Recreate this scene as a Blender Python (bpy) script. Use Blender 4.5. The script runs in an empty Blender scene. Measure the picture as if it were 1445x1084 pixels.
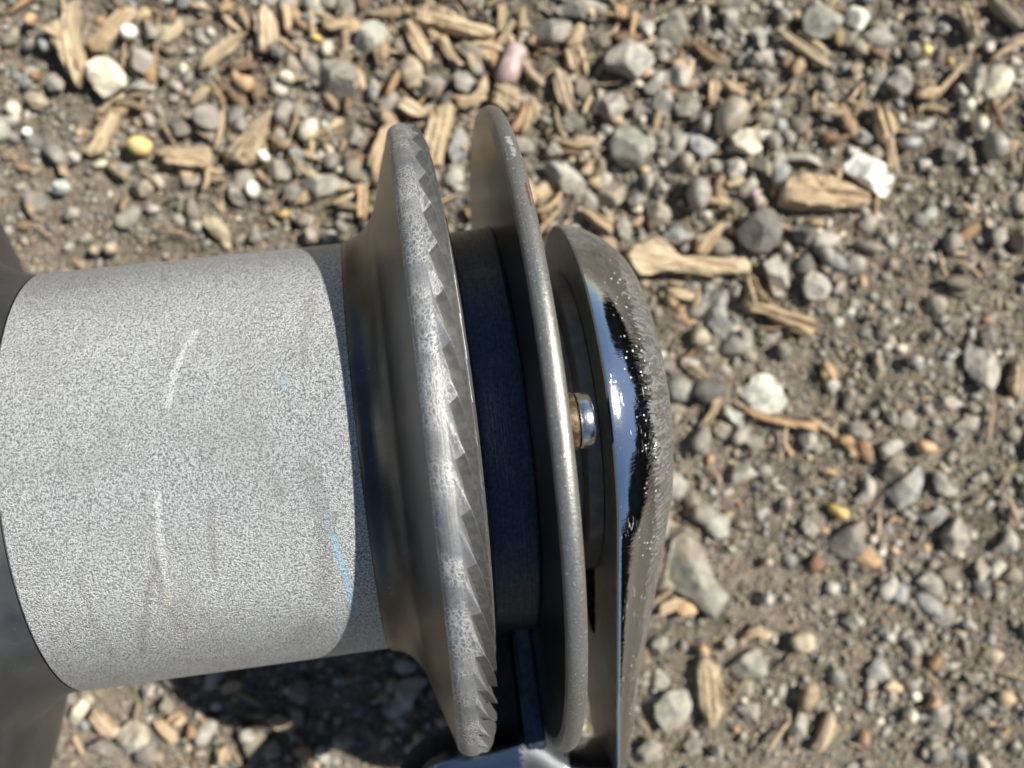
import bpy, bmesh, math, random
import numpy as np
from mathutils import Vector, Matrix, noise as mn

# ------------------------------------------------------------------ camera, sky, sun
scn = bpy.context.scene
COL = scn.collection
CAM_H = 0.2812
cam_d = bpy.data.cameras.new('camera')
cam = bpy.data.objects.new('camera', cam_d)
COL.objects.link(cam)
scn.camera = cam
cam.location = (0, 0, CAM_H)
cam.rotation_euler = (0, 0, 0)
cam_d.sensor_width = 36.0
cam_d.lens = 1500.0 / 1445.0 * 36.0
cam_d.clip_start = 0.005
cam_d.clip_end = 300.0
cam_d.dof.use_dof = True
cam_d.dof.focus_distance = 0.172
cam_d.dof.aperture_fstop = 14.5

SUN_EL, SUN_AZ = math.radians(52), math.radians(20)        # azimuth from +X towards +Y
world = bpy.data.worlds.new('World')
scn.world = world
world.use_nodes = True
wt = world.node_tree
sky = wt.nodes.new('ShaderNodeTexSky')
sky.sky_type = 'NISHITA'
sky.sun_disc = False
sky.dust_density = 0.25
sky.air_density = 1.2
sky.ozone_density = 1.3
sky.sun_elevation = SUN_EL
sky.sun_rotation = math.pi / 2 - SUN_AZ
wt.links.new(sky.outputs[0], wt.nodes['Background'].inputs[0])
wt.nodes['Background'].inputs[1].default_value = 0.05
sun_d = bpy.data.lights.new('sun', 'SUN')
sun = bpy.data.objects.new('sun', sun_d)
COL.objects.link(sun)
sun_d.energy = 5.0
sun_d.angle = math.radians(0.53)
sun_d.color = (1.0, 0.968, 0.89)
Ldir = Vector((math.cos(SUN_EL) * math.cos(SUN_AZ), math.cos(SUN_EL) * math.sin(SUN_AZ), math.sin(SUN_EL)))
sun.rotation_euler = Ldir.to_track_quat('Z', 'Y').to_euler()
scn.view_settings.view_transform = 'Standard'
scn.view_settings.look = 'None'
scn.view_settings.exposure = 0.74
scn.view_settings.gamma = 1.0
scn.cycles.max_bounces = 10

rng = np.random.default_rng(7)
random.seed(7)

# ------------------------------------------------------------------ node helpers
class NT:
    def __init__(s, name):
        s.m = bpy.data.materials.new(name)
        s.m.use_nodes = True
        s.t = s.m.node_tree
        s.b = s.t.nodes['Principled BSDF']
    def n(s, kind, **kw):
        nd = s.t.nodes.new('ShaderNode' + kind)
        for k, v in kw.items():
            setattr(nd, k, v)
        return nd
    def link(s, a, b):
        s.t.links.new(a, b)
    def put(s, sock, v):
        if isinstance(v, bpy.types.NodeSocket):
            s.link(v, sock)
        elif isinstance(v, (tuple, list)) and len(v) == 3 and sock.type == 'RGBA':
            sock.default_value = (*v, 1)
        else:
            sock.default_value = v
    def math(s, op, a, b=0.0, c=0.0, clamp=False):
        nd = s.n('Math', operation=op)
        nd.use_clamp = clamp
        s.put(nd.inputs[0], a); s.put(nd.inputs[1], b); s.put(nd.inputs[2], c)
        return nd.outputs[0]
    def vmath(s, op, a, b=(0, 0, 0)):
        nd = s.n('VectorMath', operation=op)
        s.put(nd.inputs[0], a)
        if op == 'SCALE':
            s.put(nd.inputs[3], b)
        else:
            s.put(nd.inputs[1], b)
        return nd
    def coord(s, kind='Object'):
        return s.n('TexCoord').outputs[kind]
    def map(s, v, scale=(1, 1, 1), loc=(0, 0, 0)):
        nd = s.n('Mapping')
        s.put(nd.inputs[0], v)
        nd.inputs[1].default_value = loc
        nd.inputs[3].default_value = scale
        return nd.outputs[0]
    def noise(s, v, scale, detail=3.0, rough=0.55, dist=0.0):
        nd = s.n('TexNoise')
        s.put(nd.inputs['Vector'], v)
        nd.inputs['Scale'].default_value = scale
        nd.inputs['Detail'].default_value = detail
        nd.inputs['Roughness'].default_value = rough
        nd.inputs['Distortion'].default_value = dist
        return nd.outputs[0]
    def noisec(s, v, scale, detail=2.0):
        nd = s.n('TexNoise')
        s.put(nd.inputs['Vector'], v)
        nd.inputs['Scale'].default_value = scale
        nd.inputs['Detail'].default_value = detail
        return nd.outputs[1]
    def voro(s, v, scale, feature='F1', rand=1.0):
        nd = s.n('TexVoronoi', feature=feature)
        s.put(nd.inputs['Vector'], v)
        nd.inputs['Scale'].default_value = scale
        nd.inputs['Randomness'].default_value = rand
        return nd
    def ramp(s, v, lo, hi, a=0.0, b=1.0):
        nd = s.n('MapRange', interpolation_type='SMOOTHSTEP')
        s.put(nd.inputs[0], v)
        nd.inputs[1].default_value = lo
        nd.inputs[2].default_value = hi
        nd.inputs[3].default_value = a
        nd.inputs[4].default_value = b
        return nd.outputs[0]
    def mix(s, f, a, b, blend='MIX'):
        nd = s.n('Mix', data_type='RGBA', blend_type=blend)
        s.put(nd.inputs[0], f); s.put(nd.inputs[6], a); s.put(nd.inputs[7], b)
        return nd.outputs[2]
    def bump(s, h, dist, strength=1.0, normal=None):
        nd = s.n('Bump')
        nd.inputs['Strength'].default_value = strength
        nd.inputs['Distance'].default_value = dist
        s.put(nd.inputs['Height'], h)
        if normal is not None:
            s.link(normal, nd.inputs['Normal'])
        return nd.outputs[0]
    def base(s, color=None, metal=None, rough=None, normal=None, spec=None):
        if color is not None: s.put(s.b.inputs['Base Color'], color)
        if metal is not None: s.put(s.b.inputs['Metallic'], metal)
        if rough is not None: s.put(s.b.inputs['Roughness'], rough)
        if normal is not None: s.link(normal, s.b.inputs['Normal'])
        if spec is not None: s.put(s.b.inputs['Specular IOR Level'], spec)
        return s.m

# ------------------------------------------------------------------ materials: ground
def mat_soil():
    t = NT('soil')
    v = t.coord()
    n1 = t.noise(v, 26, 4)
    n2 = t.noise(v, 260, 5, 0.7)
    n3 = t.noise(v, 900, 3, 0.6)
    c = t.mix(t.ramp(n1, .38, .64), (.092, .077, .057), (.195, .164, .121))
    c = t.mix(t.ramp(n2, .44, .66), c, (.285, .244, .185))
    c = t.mix(t.ramp(n3, .62, .72), c, (.30, .27, .23))
    h = t.math('ADD', t.math('MULTIPLY', n2, 1.0), t.math('MULTIPLY', n3, .5))
    return t.base(c, 0, .95, t.bump(h, .0030, 1.0), .2)

def mat_stone(name, source, rough=.75, gloss=False):
    t = NT(name)
    v = t.coord()
    if source == 'object':
        oi = t.n('ObjectInfo')
        c0, rnd = oi.outputs['Color'], oi.outputs['Random']
        v = t.vmath('ADD', v, t.vmath('SCALE', (13.1, 7.7, 3.3), rnd).outputs[0]).outputs[0]
    else:
        at = t.n('Attribute', attribute_name='tint')
        c0 = at.outputs['Color']
    n1 = t.noise(v, 330, 4, .6)
    n2 = t.noise(v, 1500, 3, .65)
    n3 = t.noise(v, 120, 2, .5)
    c = t.mix(t.ramp(n1, .34, .66), t.mix(1, c0, (.66, .66, .67), 'MULTIPLY'), t.mix(1, c0, (1.16, 1.13, 1.08), 'MULTIPLY'))
    c = t.mix(t.ramp(n2, .60, .70, 0, .55), c, t.mix(1, c0, (1.5, 1.45, 1.36), 'MULTIPLY'))
    c = t.mix(t.ramp(n2, .42, .30, 0, .6), c, t.mix(1, c0, (.4, .38, .36), 'MULTIPLY'))
    c = t.mix(t.ramp(n3, .50, .70, 0, .45), c, (.22, .17, .115))
    h = t.math('ADD', n1, t.math('MULTIPLY', n2, .45))
    if gloss:
        return t.base(c, 0, t.ramp(n1, .3, .7, .40, .62), t.bump(n1, .0005, .6), .4)
    return t.base(c, 0, rough, t.bump(h, .0011, .8), .35)

def mat_wood(name, source):
    t = NT(name)
    v = t.coord()
    if source == 'object':
        oi = t.n('ObjectInfo')
        c0, rnd = oi.outputs['Color'], oi.outputs['Random']
        v = t.vmath('ADD', v, t.vmath('SCALE', (3.1, 7.7, 5.3), rnd).outputs[0]).outputs[0]
        vs = t.map(v, (.09, 1, 1))
    else:
        at = t.n('Attribute', attribute_name='tint')
        c0 = at.outputs['Color']
        vs = v
    g1 = t.noise(vs, 900, 4, .6, .6)
    g2 = t.noise(vs, 2600, 3, .6)
    g3 = t.noise(v, 160, 3)
    c = t.mix(t.ramp(g1, .36, .64), t.mix(1, c0, (.72, .68, .63), 'MULTIPLY'), t.mix(1, c0, (1.12, 1.12, 1.10), 'MULTIPLY'))
    c = t.mix(t.ramp(g2, .44, .30, 0, .65), c, t.mix(1, c0, (.42, .36, .30), 'MULTIPLY'))
    c = t.mix(t.ramp(g3, .54, .74, 0, .5), c, (.22, .17, .115))
    h = t.math('ADD', g1, t.math('MULTIPLY', g2, .5))
    return t.base(c, 0, .85, t.bump(h, .0010, .9), .25)

# ------------------------------------------------------------------ materials: winch
def streak(t, uv, pts, w, nz, soft=.6):
    """mask of a ragged streak along a polyline given in (axial, around) metres; nz = noise 0..1"""
    out = None
    for (a, b) in zip(pts[:-1], pts[1:]):
        ab = (b[0] - a[0], b[1] - a[1], 0)
        l2 = ab[0] ** 2 + ab[1] ** 2
        ap = t.vmath('SUBTRACT', uv, (a[0], a[1], 0)).outputs[0]
        dt = t.vmath('DOT_PRODUCT', ap, ab).outputs['Value']
        k = t.math('DIVIDE', dt, l2, clamp=True)
        pr = t.vmath('SCALE', ab, k).outputs[0]
        d = t.vmath('LENGTH', t.vmath('SUBTRACT', ap, pr).outputs[0]).outputs['Value']
        out = d if out is None else t.math('MINIMUM', out, d)
    f = t.math('SUBTRACT', 1.0, t.math('DIVIDE', out, w), clamp=True)
    f = t.math('ADD', f, t.math('MULTIPLY', t.math('SUBTRACT', nz, .5), 2.6))
    return t.ramp(f, .5 - .3 * soft, .5 + .3 * soft)

def mat_drum():
    t = NT('nonskid_grit')
    v = t.coord()
    uv = t.coord('UV')
    n1 = t.noise(v, 2700, 3.5, .72)
    n2 = t.noise(v, 5600, 2, .6)
    n3 = t.noise(v, 75, 3)
    c = t.mix(t.ramp(n1, .41, .57), t.mix(n3, (.17, .175, .185), (.25, .255, .26)), t.mix(n3, (.62, .63, .635), (.55, .557, .56)))
    c = t.mix(t.ramp(n2, .50, .66, 0, .6), c, (.78, .79, .78))
    c = t.mix(t.ramp(n3, .45, .7, 0, .22), c, (.33, .32, .29))
    c = t.mix(t.ramp(t.noise(t.map(uv, (1, .25, 1)), 240, 4, .7), .56, .74, 0, .22), c, (.20, .185, .165))
    fn = t.noise(v, 700, 3, .7)
    fs = t.noise(t.map(v, (1.6, .5, .5)), 900, 3, .7)
    for pts, w, col, amt in [
        ([(-.0546, .0383), (-.0561, .0410), (-.0581, .0462), (-.0590, .0511)], .0011, (.85, .85, .83), .75),
        ([(-.0620, .0652), (-.0624, .0705), (-.0629, .0779), (-.0636, .0850)], .0010, (.82, .82, .79), .75),
        ([(-.0639, .0764), (-.0675, .0858), (-.0707, .0968)], .0011, (.19, .15, .11), .75),
        ([(-.0640, .0778), (-.0637, .0865), (-.0625, .0922)], .0015, (.22, .18, .13), .65),
        ([(-.0538, .0680), (-.0545, .0740), (-.0552, .0805)], .0011, (.20, .16, .12), .65),
        ([(-.0349, .0328), (-.0362, .0408), (-.0369, .0463)], .0013, (.25, .23, .15), .70),
        ([(-.0378, .0642), (-.0364, .0715), (-.0368, .0792), (-.0385, .088)], .0030, (.16, .15, .13), .55),
        ([(-.0414, .0951), (-.0447, .1007)], .0030, (.23, .215, .15), .55),
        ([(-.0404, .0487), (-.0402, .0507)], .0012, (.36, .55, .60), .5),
        ([(-.0436, .0647), (-.0429, .0683)], .0016, (.16, .14, .12), .6),
        ([(-.0761, .0759), (-.0761, .0858), (-.0752, .0955)], .0010, (.19, .16, .12), .55),
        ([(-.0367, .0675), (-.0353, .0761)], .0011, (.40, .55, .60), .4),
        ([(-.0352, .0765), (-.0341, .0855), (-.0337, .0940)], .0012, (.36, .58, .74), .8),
    ]:
        m = streak(t, uv, pts, w * 1.1, t.math('ADD', t.math('MULTIPLY', fn, .6), t.math('MULTIPLY', fs, .4)))
        c = t.mix(t.math('MULTIPLY', t.math('MULTIPLY', m, t.ramp(n1, .38, .56, .25, 1)), amt * (.9 if col[2] > .5 else .5)), c, col)
    h = t.math('ADD', n1, t.math('MULTIPLY', n2, .4))
    return t.base(c, .80, .50, t.bump(h, .0007, .75), .5)

def mat_anodised():
    t = NT('smooth_grey_anodised_metal')
    v = t.coord()
    lines = t.noise(t.map(v, (1, .04, .04)), 5200, 2, .6)
    n = t.noise(v, 140, 3)
    sp = t.noise(v, 2600, 2)
    c = t.mix(t.ramp(n, .35, .7), (.066, .064, .061), (.098, .094, .088))
    c = t.mix(t.ramp(sp, .70, .76, 0, .5), c, (.55, .55, .55))
    r = t.math('ADD', .27, t.math('MULTIPLY', n, .10))
    return t.base(c, .92, r, t.bump(lines, .00008, .35))

def mat_flange():
    t = NT('satin_grey_metal')
    v = t.coord()
    n = t.noise(v, 90, 3)
    n2 = t.noise(v, 2200, 3)
    c = t.mix(t.ramp(n, .35, .7), (.105, .108, .113), (.15, .15, .152))
    c = t.mix(t.ramp(n2, .66, .74, 0, .4), c, (.45, .45, .45))
    return t.base(c, .85, t.ramp(n, .3, .7, .42, .52), t.bump(n2, .00008, .4))

def mat_rim():
    t = NT('crazed_rim_metal')
    uv = t.coord('UV')
    v = t.coord()
    vw = t.vmath('ADD', uv, t.vmath('SCALE', t.noisec(v, 900), .0012).outputs[0]).outputs[0]
    ck = t.voro(t.map(vw, (1, .72, 1)), 1500, 'DISTANCE_TO_EDGE').outputs['Distance']
    ck2 = t.voro(t.map(vw, (1.3, .25, 1)), 900, 'DISTANCE_TO_EDGE').outputs['Distance']
    n = t.noise(v, 110, 3)
    lines = t.noise(t.map(uv, (1, .02, 1)), 4200, 2)
    cr = t.math('MULTIPLY', t.ramp(ck, .02, .12), t.ramp(ck2, .0, .08, .3, 1))
    zone = t.ramp(t.noise(t.map(uv, (.5, 1, 1)), 110, 2), .40, .55, .15, 1)
    c = t.mix(t.math('MULTIPLY', t.math('SUBTRACT', 1.0, cr), zone), t.mix(t.ramp(n, .35, .65), (.20, .205, .213), (.285, .28, .272)), (.53, .52, .495))
    h = t.math('ADD', t.math('MULTIPLY', t.math('MULTIPLY', cr, zone), -.22), t.math('MULTIPLY', lines, .45))
    return t.base(c, .60, t.ramp(n, .3, .7, .50, .60), t.bump(h, .00022, .6))

def mat_ridge():
    t = NT('matt_ridge_metal')
    v = t.coord()
    n = t.noise(v, 2800, 3, .6)
    n2 = t.noise(v, 180, 3)
    c = t.mix(t.ramp(n, .35, .65), (.29, .29, .288), (.38, .375, .365))
    c = t.mix(t.ramp(n2, .45, .75, 0, .3), c, (.20, .19, .17))
    return t.base(c, .80, .44, t.bump(n, .0002, .6))

def mat_upper():
    t = NT('worn_jaw_metal')
    v = t.coord()
    uv = t.coord('UV')
    n = t.noise(v, 2400, 3, .65)
    lines = t.noise(t.map(uv, (1, .02, 1)), 5200, 2)
    sp = t.voro(v, 2600)
    n2 = t.noise(v, 90, 3)
    c = t.mix(t.ramp(n, .32, .68), (.235, .228, .212), (.295, .285, .265))
    c = t.mix(t.ramp(sp.outputs['Distance'], .13, .05, 0, .22), c, t.mix(.55, (.8, .78, .72), sp.outputs['Color']))
    c = t.mix(t.ramp(n2, .58, .72, 0, .5), c, (.27, .25, .21))
    # small chips of bare metal and a rust line on the rim
    chip = streak(t, uv, [(.0010, .0405), (.0012, .0428)], .0008, t.noise(v, 1900, 3))
    c = t.mix(chip, c, (.68, .68, .66))
    chip = streak(t, uv, [(.0014, .0440), (.0011, .0462)], .0007, t.noise(v, 1500, 3))
    c = t.mix(chip, c, (.62, .62, .60))
    rust = streak(t, uv, [(.0018, .0535), (.0019, .0580)], .0004, t.math('ADD', .25, t.math('MULTIPLY', .5, t.noise(v, 900, 2))))
    c = t.mix(rust, c, (.105, .036, .016))
    met = t.math('SUBTRACT', .72, t.math('MULTIPLY', rust, .7))
    return t.base(c, met, t.ramp(n2, .3, .7, .38, .50), t.bump(t.math('ADD', n, t.math('MULTIPLY', lines, .5)), .00016, .5))

def mat_hub():
    t = NT('dark_hub_metal')
    v = t.coord()
    n = t.noise(v, 1400, 3)
    c = t.mix(t.ramp(n, .3, .7), (.028, .038, .058), (.050, .064, .092))
    ring = t.noise(t.map(t.coord('UV'), (1, .015, 1)), 3000, 3, .6)
    dust = t.noise(v, 260, 4, .7)
    c = t.mix(t.ramp(ring, .58, .72, 0, .35), c, (.13, .14, .155))
    c = t.mix(t.ramp(dust, .58, .72, 0, .30), c, (.12, .105, .085))
    return t.base(c, t.ramp(dust, .5, .75, .9, .5), t.ramp(ring, .3, .7, .34, .5), t.bump(t.math('ADD', n, ring), .00010, .5))

def mat_chrome():
    t = NT('water_spotted_chrome')
    v = t.coord()
    uv = t.coord('UV')
    wav = t.noise(v, 330, 2, .5, .4)
    fine = t.noise(t.map(v, (.45, 1.3, 1.3)), 1500, 2, .5)
    film_n = t.noise(t.map(uv, (.5, 1.4, 1)), 520, 4, .7, 1.2)
    # UV.x = distance inwards from the cap edge, UV.y = way round the edge
    sep = t.n('SeparateXYZ'); t.put(sep.inputs[0], uv)
    ux, uy = sep.outputs[0], sep.outputs[1]
    brush = t.noise(t.map(t.vmath('ADD', uv, t.vmath('SCALE', t.noisec(v, 160), .004).outputs[0]).outputs[0], (.16, 1, 1)), 1700, 3, .65, .6)
    edge = t.math('ADD', ux, t.math('ADD', t.math('MULTIPLY', t.math('SUBTRACT', film_n, .5), .0060), t.math('MULTIPLY', t.math('SUBTRACT', brush, .5), .0075)))
    film = t.ramp(edge, .0082, .0090)
    top = t.ramp(t.math('ADD', t.math('MULTIPLY', uy, -1.0), t.math('MULTIPLY', t.math('SUBTRACT', film_n, .5), .03)), -.026, -.012)
    film = t.math('MAXIMUM', film, top)
    film = t.math('MULTIPLY', film, t.ramp(brush, .40, .58, .15, .95))
    dots = t.voro(t.vmath('ADD', v, (.003, .001, 0)).outputs[0], 1050)
    dsel = t.math('MULTIPLY', t.ramp(dots.outputs['Color'], .42, .46), t.ramp(t.noise(v, 150, 2), .47, .53))
    dm = t.math('MULTIPLY', t.ramp(t.math('ADD', dots.outputs['Distance'], t.math('MULTIPLY', t.noise(v, 600, 2), .22)), .40, .20), dsel)
    dm = t.math('MULTIPLY', t.math('MULTIPLY', dm, t.ramp(ux, .0028, .0050)), t.math('SUBTRACT', 1.0, t.math('MULTIPLY', film, .75)))
    scr = t.noise(t.map(v, (3, .35, .6)), 900, 2, .5, .5)
    sm = t.math('MULTIPLY', t.ramp(scr, .655, .70), t.ramp(t.noise(v, 70, 1), .48, .6))
    dirt = t.math('MAXIMUM', t.math('MULTIPLY', film, .42), t.math('MAXIMUM', dm, t.math('MULTIPLY', sm, .5)))
    c = t.mix(t.math('MULTIPLY', film, .9), (.66, .68, .72), t.mix(t.ramp(brush, .40, .60), (.10, .095, .085), (.40, .37, .32)))
    c = t.mix(t.math('MULTIPLY', dm, .8), c, (.50, .53, .54))
    c = t.mix(t.math('MULTIPLY', sm, .6), c, (.6, .6, .6))
    met = t.math('SUBTRACT', 1.0, t.math('MULTIPLY', dirt, .8))
    r = t.math('ADD', .065, t.math('MULTIPLY', dirt, .42))
    h = t.math('ADD', t.math('MULTIPLY', wav, .6), t.math('MULTIPLY', dm, .8))
    strokes = t.math('MULTIPLY', brush, t.math('MAXIMUM', t.ramp(ux, .0045, .0110, .04, .85), top))
    return t.base(c, met, r, t.bump(h, .00020, .35, t.bump(strokes, .0007, .70, t.bump(fine, .00004, .12))))

def mat_under():
    t = NT('dull_zinc_grey')
    v = t.coord()
    n = t.noise(v, 300, 3)
    c = t.mix(t.ramp(n, .3, .7), (.075, .078, .082), (.12, .12, .12))
    return t.base(c, .7, .42, t.bump(t.noise(v, 1800, 2), .0001, .4))

def mat_arm():
    t = NT('part_frosted_chrome')
    v = t.coord()
    sep = t.n('SeparateXYZ'); t.put(sep.inputs[0], v)
    n = t.noise(v, 900, 4, .7)
    d = t.math('ABSOLUTE', t.math('ADD', sep.outputs[0], .0012))
    fr_ = t.ramp(t.math('ADD', d, t.math('MULTIPLY', t.math('SUBTRACT', n, .5), .006)), .0052, .0036)
    c = t.mix(fr_, (.30, .32, .36), t.mix(n, (.055, .061, .067), (.09, .095, .098)))
    return t.base(c, t.math('SUBTRACT', 1.0, t.math('MULTIPLY', fr_, .5)), t.math('ADD', .10, t.math('MULTIPLY', fr_, .4)), t.bump(n, .0002, .3))

def mat_steel(name, a, b, metal, rough):
    t = NT(name)
    v = t.coord()
    n = t.noise(v, 700, 3, .6)
    c = t.mix(t.ramp(n, .4, .65), a, b)
    return t.base(c, metal, rough, t.bump(n, .0002, .4))

M = dict(soil=mat_soil(), stone=mat_stone('gravel_stone', 'object'), pebble=mat_stone('smooth_pebble', 'object', gloss=True),
         stone_mass=mat_stone('loose_gravel', 'attr'), wood=mat_wood('weathered_wood', 'object'), wood_mass=mat_wood('wood_fibre', 'attr'),
         drum=mat_drum(), ano=mat_anodised(), flange=mat_flange(), rim=mat_rim(), ridge=mat_ridge(), upper=mat_upper(), hub=mat_hub(),
         chrome=mat_chrome(), arm=mat_arm(), under=mat_under(),
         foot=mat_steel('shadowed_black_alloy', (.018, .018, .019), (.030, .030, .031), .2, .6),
         groove_shade=mat_steel('shade_toned_groove_metal', (.12, .118, .112), (.17, .166, .158), .6, .5),  # darker ridge metal: the grooves' shade put into the colour of their step faces
         steel=mat_steel('bright_screw_steel', (.62, .62, .64), (.45, .43, .42), 1.0, .22),
         rust=mat_steel('rusty_steel', (.15, .080, .036), (.30, .235, .165), .75, .36))

# ------------------------------------------------------------------ mesh helpers
def link(name, me, parent=None, mats=()):
    o = bpy.data.objects.new(name, me)
    COL.objects.link(o)
    for m in mats:
        me.materials.append(m)
    if parent is not None:
        o.parent = parent
    return o

def smooth(me, ang=40):
    me.shade_smooth()
    me.set_sharp_from_angle(angle=math.radians(ang))

def catmull(p, k=6):
    p = [np.array(q, float) for q in p]
    q = [2 * p[0] - p[1]] + p + [2 * p[-1] - p[-2]]
    out = []
    for i in range(1, len(q) - 2):
        for j in range(k):
            t = j / k
            a, b, c, d = q[i - 1], q[i], q[i + 1], q[i + 2]
            out.append(.5 * (2 * b + (c - a) * t + (2 * a - 5 * b + 4 * c - d) * t * t + (3 * b - a - 3 * c + d) * t ** 3))
    out.append(p[-1])
    return [tuple(v) for v in out]

def lathe(name, prof, parent, mats, segs=240, ang=40, matfn=None, close=False, centre=(0, 0)):
    """turn a profile of (along axis, radius) round local X; UV = (axial, around) in metres"""
    n = len(prof)
    th = np.linspace(0, 2 * math.pi, segs, endpoint=False)
    co = np.zeros((segs, n, 3))
    P = np.array(prof)
    co[:, :, 0] = P[None, :, 0]
    co[:, :, 1] = P[None, :, 1] * np.cos(th)[:, None] + centre[0]
    co[:, :, 2] = P[None, :, 1] * np.sin(th)[:, None] + centre[1]
    return grid_obj(name, co, P[:, 0], th, parent, mats, ang, matfn, close)

def grid_obj(name, co, s_of, th, parent, mats, ang=40, matfn=None, close=False, uvs=None):
    segs, n, _ = co.shape
    faces, fm, uv = [], [], []
    rr = np.hypot(co[:, :, 1], co[:, :, 2])
    nn = n if close else n - 1
    for i in range(segs):
        i2 = (i + 1) % segs
        t0 = th[i]; t1 = th[i + 1] if i + 1 < segs else th[0] + 2 * math.pi
        for j in range(nn):
            j2 = (j + 1) % n
            faces.append((i * n + j, i2 * n + j, i2 * n + j2, i * n + j2))
            fm.append((matfn(j) if matfn.__code__.co_argcount == 1 else matfn(j, i)) if matfn else 0)
            if uvs is None:
                R = .06 if rr[i, j] > .05 else .0402
                uv += [s_of[j], t0 * R, s_of[j], t1 * R, s_of[j2], t1 * R, s_of[j2], t0 * R]
            else:
                u0 = uvs[0][j]; u1 = uvs[0][j2]; v0 = uvs[1][i]; v1 = uvs[1][i + 1]
                uv += [u0, v0, u0, v1, u1, v1, u1, v0]
    me = bpy.data.meshes.new(name)
    me.from_pydata(co.reshape(-1, 3).tolist(), [], faces)
    l = me.uv_layers.new(name='UVMap')
    l.data.foreach_set('uv', uv)
    me.polygons.foreach_set('material_index', fm)
    bm = bmesh.new(); bm.from_mesh(me)
    bmesh.ops.recalc_face_normals(bm, faces=bm.faces)
    bm.to_mesh(me); bm.free()
    o = link(name, me, parent, mats)
    smooth(me, ang)
    return o

# ------------------------------------------------------------------ the winch
# local X runs along the spindle (drum end to cap), Y across, Z towards the sky
tilt, yaw = math.radians(5.8), math.radians(6.62)
ax = Vector((math.cos(tilt) * math.cos(yaw), math.cos(tilt) * math.sin(yaw), -math.sin(tilt)))
ey = Vector((-math.sin(yaw), math.cos(yaw), 0))
ez = ax.cross(ey)
winch = bpy.data.objects.new('winch', None)
COL.objects.link(winch)
winch.empty_display_size = .02
Mw = Matrix((ax, ey, ez)).transposed().to_4x4()
Mw.translation = Vector((0, -.0087, CAM_H - .217))
winch.matrix_world = Mw
winch['label'] = 'grey sailing winch lying on its side with gritty drum, ridged rope jaws and chrome cap'
winch['category'] = 'winch'

lathe('base_flange', catmull([(-.0866, .0402), (-.0905, .0406), (-.0940, .0424), (-.0981, .0452), (-.1000, .0490), (-.1018, .0536),
                              (-.1043, .0605), (-.1068, .0670), (-.1088, .0722), (-.1101, .0745), (-.1118, .0752), (-.1163, .0752), (-.1188, .0745)], 4)
      + [(-.1188, .010)], winch, [M['flange']])
lathe('drum', [(-.0866, .034), (-.0866, .0399)] + [(-.0862 + (.0567) * i / 24, .0403) for i in range(25)] + [(-.0293, .0399), (-.0293, .034)],
      winch, [M['drum']], 300, 30)

# lower jaw: smooth flare, rounded rim, sawtooth ridges running inwards
NR, D = 46, .0023
outer = catmull([(-.0294, .0404), (-.0285, .0409), (-.0267, .0415), (-.0248, .0430), (-.0232, .0453), (-.0222, .0484), (-.0211, .0520),
                 (-.0200, .0556), (-.0191, .0585)], 5)
rimp = catmull([(-.0188, .0596), (-.0184, .0606), (-.0177, .0613), (-.0168, .0617), (-.0160, .0618), (-.0153, .0618)], 4)
inner = [(-.0133, .0615, 1), (-.0129, .0612, 1), (-.0125, .0606, 1), (-.0121, .0598, 1), (-.0117, .0587, 1), (-.0114, .0575, 1), (-.0112, .0562, .95),
         (-.0110, .0547, .8), (-.0108, .0530, .5), (-.0105, .0505, 0), (-.0097, .0455, 0), (-.0090, .0404, 0)]
prof = [(s, R, 0) for s, R in outer + rimp] + inner
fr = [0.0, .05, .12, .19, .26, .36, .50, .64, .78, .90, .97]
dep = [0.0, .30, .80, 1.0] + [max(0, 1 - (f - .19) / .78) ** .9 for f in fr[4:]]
K = len(fr); segs = NR * K
th0 = np.array([(i // K + fr[i % K]) / NR * 2 * math.pi for i in range(segs)]) + math.radians(7.0)
dz = np.array([dep[i % K] for i in range(segs)])
co = np.zeros((segs, len(prof), 3))
rho = 0.0
for j, (s, R, w) in enumerate(prof):
    if j >= len(outer) + len(rimp):
        ps, pR, _ = prof[j - 1]
        if s > -.0137:
            rho += math.hypot(s - ps, R - pR)
    sh = min(rho, .014) * 330 / NR * 2 * math.pi
    d = dz * D * w
    t = th0 + sh
    r = R - d * .50
    co[:, j, 0] = s - d * .80
    co[:, j, 1] = r * np.cos(t)
    co[:, j, 2] = r * np.sin(t)
nO, nR_ = len(outer), len(rimp)
grid_obj('lower_jaw', co, [p[0] for p in prof], th0, winch, [M['ano'], M['rim'], M['ridge'], M['groove_shade']], 28,
         lambda j, i: 0 if j < nO else (1 if j < nO + nR_ else (3 if i % K < 2 else 2)))  # step faces take the tone with shade painted in
lathe('jaw_hub', [(-.0105, .030), (-.0105, .0402), (-.0072, .0403), (-.0015, .0405), (-.0011, .0409), (-.0009, .0406), (-.0009, .030)], winch, [M['hub']], 240, 30)
lathe('upper_jaw', [(-.0010, .030), (-.0010, .0415)] + catmull([(-.0009, .0430), (-.0007, .0560), (-.0006, .0618), (-.0003, .0629), (.0003, .0634), (.0010, .0636), (.0017, .0635), (.0023, .0631),
      (.0027, .0623), (.0028, .0605)], 4) + [(.0028, .050), (.0028, .030)], winch, [M['ano'], M['upper']], 300, 35, lambda j: 0 if j < 9 else 1)
sc = bpy.data.objects.new('screw', None)
screw = lathe('screw', [(.0064, .0001), (.0064, .0042), (.0066, .0046), (.0070, .0047), (.0080, .0047), (.0086, .0045), (.0090, .0039), (.0091, .0001)],
              winch, [M['steel']], 48, 35, None, False, (.0014, .0430))
bpy.data.objects.remove(sc)
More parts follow.
